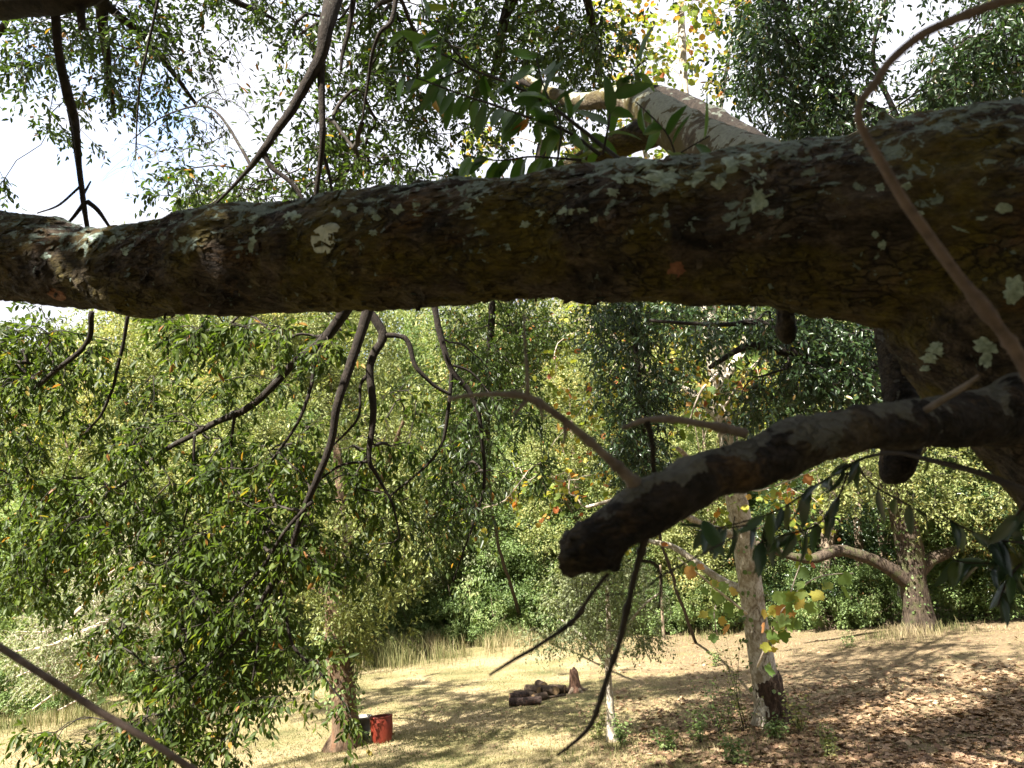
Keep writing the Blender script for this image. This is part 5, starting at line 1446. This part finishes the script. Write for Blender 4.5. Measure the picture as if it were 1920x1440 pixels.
def tall_grass():
    V, T = [], []
    pts = []
    for (cx, cy, sx, sy, n, hh) in [(700, 1238, 60, 10, 6000, 1.0), (790, 1224, 70, 10, 6500, 0.9), (900, 1208, 90, 7, 6500, 0.7), (1060, 1199, 110, 5, 4600, 0.5), (600, 1256, 50, 9, 1200, 0.7), (1400, 1186, 220, 5, 1400, 0.3), (1720, 1188, 50, 6, 900, 0.32),
                                    (110, 1348, 90, 9, 2200, 0.4), (1230, 1405, 110, 20, 420, 0.14), (1500, 1400, 90, 20, 160, 0.14)]:
        px = RNG.normal(cx, sx, n); py = RNG.normal(cy, sy, n) - (px - cx) * 0.12
        v = cF[None] + (px - 960)[:, None] / F_PX * cR + (720 - py)[:, None] / F_PX * cU
        t = np.full(n, 12.0)
        for _ in range(30):
            t = gz(v[:, 0] * t, v[:, 1] * t) / v[:, 2]
        q = v * t[:, None]
        q = q[(t > 0) & (t < 60)]
        q[:, 2] = gzn(q[:, 0], q[:, 1])
        cl = fnoise(q * 1.2, 3, 77)
        q = q[cl > 0.38]; cl = cl[cl > 0.38]
        h = hh * RNG.uniform(0.25, 1.1, len(q)) * (cl + 0.35)
        pts.append(np.hstack([q, h[:, None]]))
    q = np.vstack(pts); n = len(q); h = q[:, 3]; q = q[:, :3]
    a = RNG.uniform(0, 2 * math.pi, n)
    dx = np.stack([np.cos(a), np.sin(a), np.zeros(n)], 1) * 0.007
    bend = RNG.normal(0, 0.22, (n, 2)) * h[:, None]
    mid = q + np.stack([bend[:, 0] * 0.3, bend[:, 1] * 0.3, h * 0.6], 1)
    tip = q + np.stack([bend[:, 0], bend[:, 1], h], 1)
    V = np.stack([q - dx, q + dx, mid - dx * 0.8, mid + dx * 0.8, tip], 1).reshape(-1, 3)
    b = np.arange(n) * 5
    Q = np.stack([b, b + 1, b + 3, b + 2], 1)
    Tt = np.stack([b + 2, b + 3, b + 4], 1)
    tint = np.clip(1.3 * fnoise(q * 0.7, 3, 5) - 0.2 + RNG.normal(0, 0.15, n), 0, 1)
    o = link('tall_grass', mesh_np('tall_grass', V, [Q, Tt], M_GRASS, np.repeat(tint, 5)), kind='stuff')
    o['label'] = 'tall dry grass along the edge of the wood'
tall_grass()

LIT = []
for cu in (0.15, 0.35, -0.25):
    v, f = tpl_lobed(cu)
    v = v - np.array([0.4, 0, 0])
    LIT.append(mesh_np('fallen_leaf', v, [f], M_LITTEROBJ))
def litter():
    q = np.vstack([visible_points(30000, 1080, 2080, 1240, 1520), visible_points(2600, 1250, 2000, 1185, 1300), visible_points(9000, 420, 1250, 1250, 1420)])
    dens = np.clip((q[:, 0] - 0.6) / 3.2, 0.04, 1) * np.clip((17.5 - q[:, 1]) / 5, 0.12, 1)
    mid = np.exp(-((q[:, 0] + 0.8) / 2.6) ** 2 - ((q[:, 1] - 16.5) / 2.4) ** 2) * 0.55
    dens = np.maximum(dens, mid)
    cl = fnoise(np.stack([q[:, 0], q[:, 1], np.zeros(len(q))], 1) * 1.6, 3, 31)
    q = q[(RNG.random(len(q)) < dens) & (cl + RNG.normal(0, 0.12, len(q)) > 0.36)]
    n = len(q)
    px, py, d = proj(q)
    vis = (px > 0) & (px < 1920) & (py < 1440)
    L = RNG.uniform(0.04, 0.115, n) * np.where(q[:, 0] < 1.6, 0.6, 1.0)
    show = np.where(vis, L / d, 0)
    big = np.argsort(-show)[:300]
    rest = np.setdiff1d(np.arange(n), big)
    for i in big:
        up = nrm(np.array([0, 0, 1.0]) + RNG.normal(0, 0.28, 3))
        place_leaf(GROUND, np.zeros(3), q[i] + np.array([0, 0, 0.02]), RNG.normal(size=3) * np.array([1, 1, 0.15]), up, L[i], LIT[int(RNG.integers(3))], 'fallen_leaf')
    v, f = tpl_lobed(0.25); v = v - np.array([0.4, 0, 0])
    m = len(rest)
    d_ = RNG.normal(size=(m, 3)) * np.array([1, 1, 0.2])
    up = nrm(np.array([0, 0, 1.0]) + RNG.normal(0, 0.22, (m, 3)))
    V, F, T = leaves_arrays((v, f), q[rest] + np.array([0, 0, 0.015]), d_, up, L[rest], L[rest] * 0.95, RNG.beta(1.6, 1.5, m))
    o = link('leaf_litter', mesh_np('leaf_litter', V, [F], M_LITTER, T), kind='stuff')
    o['label'] = 'brown fallen sycamore leaves over the ground'
litter()

# weedy plants round the sycamore foot
def weed(px, py, hpx, n, label, seed, mat=M_FAR_B):
    rng = np.random.default_rng(seed)
    g = G(px, py); d = g @ cF
    t = thing('weed', g, label, 'plant', 'weeds around the sycamore foot')
    H = hpx * d / F_PX
    st, lv = MB(), []
    pos, dr = [], []
    for k in range(n):
        a = rng.uniform(0, 6.28); sp = rng.uniform(0.1, 0.5) * H
        tip = g + np.array([math.cos(a) * sp, math.sin(a) * sp, H * rng.uniform(0.6, 1.1)])
        p = spline(np.array([g + rng.normal(0, 0.03, 3) * [1, 1, 0], (g + tip) / 2 + rng.normal(0, 0.05, 3), tip]), 12)
        V, f = tube_arrays(p, np.linspace(0.004, 0.0015, 12), 4)
        st.add(V, f)
        for i in range(2, 12):
            for _ in range(3):
                pos.append(p[i] + rng.normal(0, 0.03, 3)); dr.append([rng.normal(), rng.normal(), rng.normal(0, 0.4)])
    link('stems', st.mesh('stems', M_TWIG), t)
    pos, dr = np.array(pos), np.array(dr); m = len(pos)
    L = rng.uniform(0.03, 0.07, m)
    V, F, T = leaves_arrays(tpl_lance(), pos, dr, nrm(np.array([0, 0, 1.0]) + rng.normal(0, 0.5, (m, 3))), L, L * 0.6, rng.uniform(0.2, 1.0, m))
    link('leaves', mesh_np('leaves', V, [F], mat, T), t, kind='stuff')
for i, (px, py, h, n, lb_) in enumerate([(1395, 1368, 150, 9, 'tall spindly weed climbing the left side of the sycamore foot'), (1350, 1375, 90, 9, 'bushy weed just left of the sycamore'), (1310, 1390, 60, 8, 'low weed midway between sapling and sycamore'), (1500, 1375, 70, 8, 'low weed right of the sycamore foot'),
        (1455, 1385, 40, 8, 'small green plant in front of the sycamore foot'), (1165, 1395, 50, 8, 'small weed right of the pale sapling'), (1125, 1385, 55, 6, 'bright weed left of the pale sapling'), (1250, 1410, 45, 8, 'low weed among red-brown leaves at the bottom'),
        (1380, 1435, 50, 9, 'grassy weed at the bottom below the sycamore'), (1560, 1420, 50, 8, 'weed among the dead leaves right of the sycamore'), (1340, 1250, 30, 6, 'fern-like sprig on the path left of the sycamore'), (1590, 1215, 30, 6, 'fern-like sprig right of the sycamore in the sun')]):
    weed(px, py, h, n, lb_, 40 + i, M_FAR_A if i % 3 == 0 else M_FAR_B)

# ------------------------------------------------------------------ red pot, grey pot
def lathe(prof, seg=40, ell=1.0):
    n = len(prof)
    th = np.linspace(0, 2 * math.pi, seg, endpoint=False)
    V = np.array([[r * math.cos(a), r * math.sin(a) * ell, z] for r, z in prof for a in th])
    i = np.arange(n - 1)[:, None] * seg; j = np.arange(seg)[None]; j2 = (j + 1) % seg
    Q = np.stack([i + j, i + j2, i + seg + j2, i + seg + j], -1).reshape(-1, 4)
    return V, [Q]
M_RED = plainmat('red_plastic', (0.11, 0.015, 0.008), (0.18, 0.027, 0.013), 9, 0.5, 0.05, (1, 1, 0.5), 0.4)
M_GREYPOT = plainmat('grey_pot', (0.10, 0.10, 0.085), (0.22, 0.21, 0.18), 9, 0.7, 0.1)
M_SOIL = plainmat('pot_soil', (0.03, 0.02, 0.015), (0.08, 0.05, 0.035), 30, 0.95, 0.8)
g = G(717, 1394)
pot = thing('plant_pot', g + np.array([0, 0, -0.01]), 'big red plastic pot standing on the meadow beside the tree trunk', 'pot')
s = 50 * (g @ cF) / F_PX / 0.52
pot.scale = (s, s, s)
pot.rotation_euler = (math.radians(-3), math.radians(-3), 0)
V, f = lathe([(0.001, 0), (0.155, 0.0), (0.165, 0.01), (0.19, 0.10), (0.212, 0.22), (0.222, 0.34), (0.222, 0.46), (0.219, 0.50), (0.217, 0.515), (0.207, 0.515), (0.204, 0.50), (0.203, 0.42), (0.19, 0.30)])
link('pot_body', MB().add(V, f).mesh('pot_body', M_RED), pot, loc=(0, 0, 0))
V, f = lathe([(0.218, 0.488), (0.229, 0.492), (0.231, 0.510), (0.224, 0.519), (0.2165, 0.518)])
link('rim', MB().add(V, f).mesh('rim', M_RED), pot, loc=(0, 0, 0))
V, f = lathe([(0.001, 0.31), (0.10, 0.32), (0.196, 0.305)])
link('soil', MB().add(V, f).mesh('soil', M_SOIL), pot, loc=(0, 0, 0))
g2 = G(680, 1388)
pot2 = thing('plant_pot', g2, 'small weathered grey pot half hidden between the trunk and the red pot', 'pot')
V, f = lathe([(0.001, 0), (0.10, 0.0), (0.13, 0.15), (0.16, 0.36), (0.175, 0.36), (0.175, 0.40), (0.155, 0.40), (0.145, 0.30), (0.001, 0.29)], 28)
link('pot_body', MB().add(V, f).mesh('pot_body', M_GREYPOT), pot2, loc=(0, 0, 0))
V, f = lathe([(0.001, 0.305), (0.142, 0.31)], 28)
link('soil', MB().add(V, f).mesh('soil', M_SOIL), pot2, loc=(0, 0, 0))

# ------------------------------------------------------------------ firewood and stump
M_LOGBARK = barkmat('firewood_bark', (1, 1, 1), (0.025, 0.018, 0.013), (0.11, 0.075, 0.05), bump=1.0, bscale=1.0)
M_CUT = plainmat('cut_wood', (0.10, 0.065, 0.035), (0.26, 0.17, 0.085), 30, 0.8, 0.3)
M_CHAR = barkmat('charred_bark', (1, 1, 1), (0.010, 0.008, 0.007), (0.07, 0.045, 0.035), bump=1.0, accent=(0.12, 0.06, 0.04))
def log(px, py, Lm, r, ang, dz, mat, label, tilt=0.0, cut=M_CUT):
    g = G(px, py)
    t = thing('firewood_log', g + np.array([0, 0, dz * 0.6]), label, 'log', 'logs of the small firewood heap', rz=ang)
    n = 9
    x = np.linspace(-Lm / 2, Lm / 2, n)
    p = np.stack([x, 0.02 * np.sin(x * 7 + px), r * 0.85 + tilt * x], 1)
    V, f = tube_arrays(p, np.full(n, r), 14, cap=False, rough=0.12, freq=9, seed=int(px + py))
    link('bark', MB().add(V, f).mesh('bark', mat), t, loc=(0, 0, 0))
    for e in (0, -1):
        th = np.linspace(0, 2 * math.pi, 14, endpoint=False)
        ring = V[(0 if e == 0 else (n - 1) * 14):][:14]
        c = ring.mean(0)
        VV = np.vstack([ring * 0.97 + c * 0.03 + np.array([0.004 if e == 0 else -0.004, 0, 0]), c])
        T = np.array([[14, (j + 1) % 14, j] if e == 0 else [14, j, (j + 1) % 14] for j in range(14)])
        link('cut_end', mesh_np('cut_end', VV, [T], cut), t, loc=(0, 0, 0))
R_ = math.radians
for a in [(985, 1322, 0.66, 0.085, R_(3), 0, M_CHAR, 'long charred log lying at the front of the heap', 0.0, M_CHAR), (972, 1311, 0.40, 0.08, R_(20), 0.0, M_CHAR, 'short blackened log just behind the long charred one'), (996, 1308, 0.36, 0.07, R_(-60), 0.0, M_LOGBARK, 'small log with its pale end towards the viewer, front of heap'),
          (1000, 1303, 0.42, 0.09, R_(-50), 0.06, M_LOGBARK, 'round log showing an orange cut end at the heap’s middle'), (1012, 1313, 0.34, 0.08, R_(30), 0, M_LOGBARK, 'log lying at the right end of the charred one'), (1016, 1299, 0.40, 0.09, R_(-70), 0.15, M_LOGBARK, 'topmost log of the heap with a yellow cut end'),
          (1027, 1303, 0.40, 0.09, R_(-35), 0.05, M_LOGBARK, 'log below and right of the topmost one'), (1037, 1302, 0.34, 0.085, R_(-75), 0.05, M_LOGBARK, 'split log with bright cut face near the right of the heap'), (1046, 1300, 0.36, 0.09, R_(-20), 0.03, M_LOGBARK, 'thick dark log at the right end of the heap'),
          (983, 1306, 0.5, 0.075, R_(25), 0.0, M_LOGBARK, 'thin log at the back left of the heap'), (1062, 1299, 0.42, 0.055, R_(8), 0, M_LOGBARK, 'thin dark log lying between the heap and the stump'), (1030, 1309, 0.8, 0.025, R_(22), 0, M_LOGBARK, 'thin pole lying along the front right of the heap')]:
    log(*a)
g = G(1079, 1297)
st = thing('tree_stump', g, 'tall weathered red-brown stump at the right of the firewood heap', 'stump')
d = g @ cF
V, f = tube_arrays(np.array([[0, 0, -0.05], [0, 0, 0.03], [0.0, 0, 0.15], [-0.01, 0, 0.30], [-0.015, 0, 0.42], [-0.02, 0, 0.46]]), np.array([0.21, 0.17, 0.12, 0.10, 0.095, 0.08]), 22, rough=0.22, freq=9, seed=4)
V[:, 2] += np.where(V[:, 2] > 0.38, (vnoise(V * 18, 2) - 0.4) * 0.12, 0)
link('wood', MB().add(V, f).mesh('wood', barkmat('stump_wood', (1, 1, 0.25), (0.05, 0.028, 0.02), (0.20, 0.11, 0.07), bump=1.0)), st, loc=(0, 0, 0))
for k in range(5):
    a = k * 1.26 + 0.3
    p = spline(np.array([[0.08 * math.cos(a), 0.08 * math.sin(a), 0.08], [0.2 * math.cos(a), 0.2 * math.sin(a), 0.02], [0.34 * math.cos(a), 0.34 * math.sin(a), -0.04]]), 8)
    V, f = tube_arrays(p, np.linspace(0.06, 0.02, 8), 8, rough=0.1)
    link('root', MB().add(V, f).mesh('root', M_TRUNK), st, loc=(0, 0, 0))
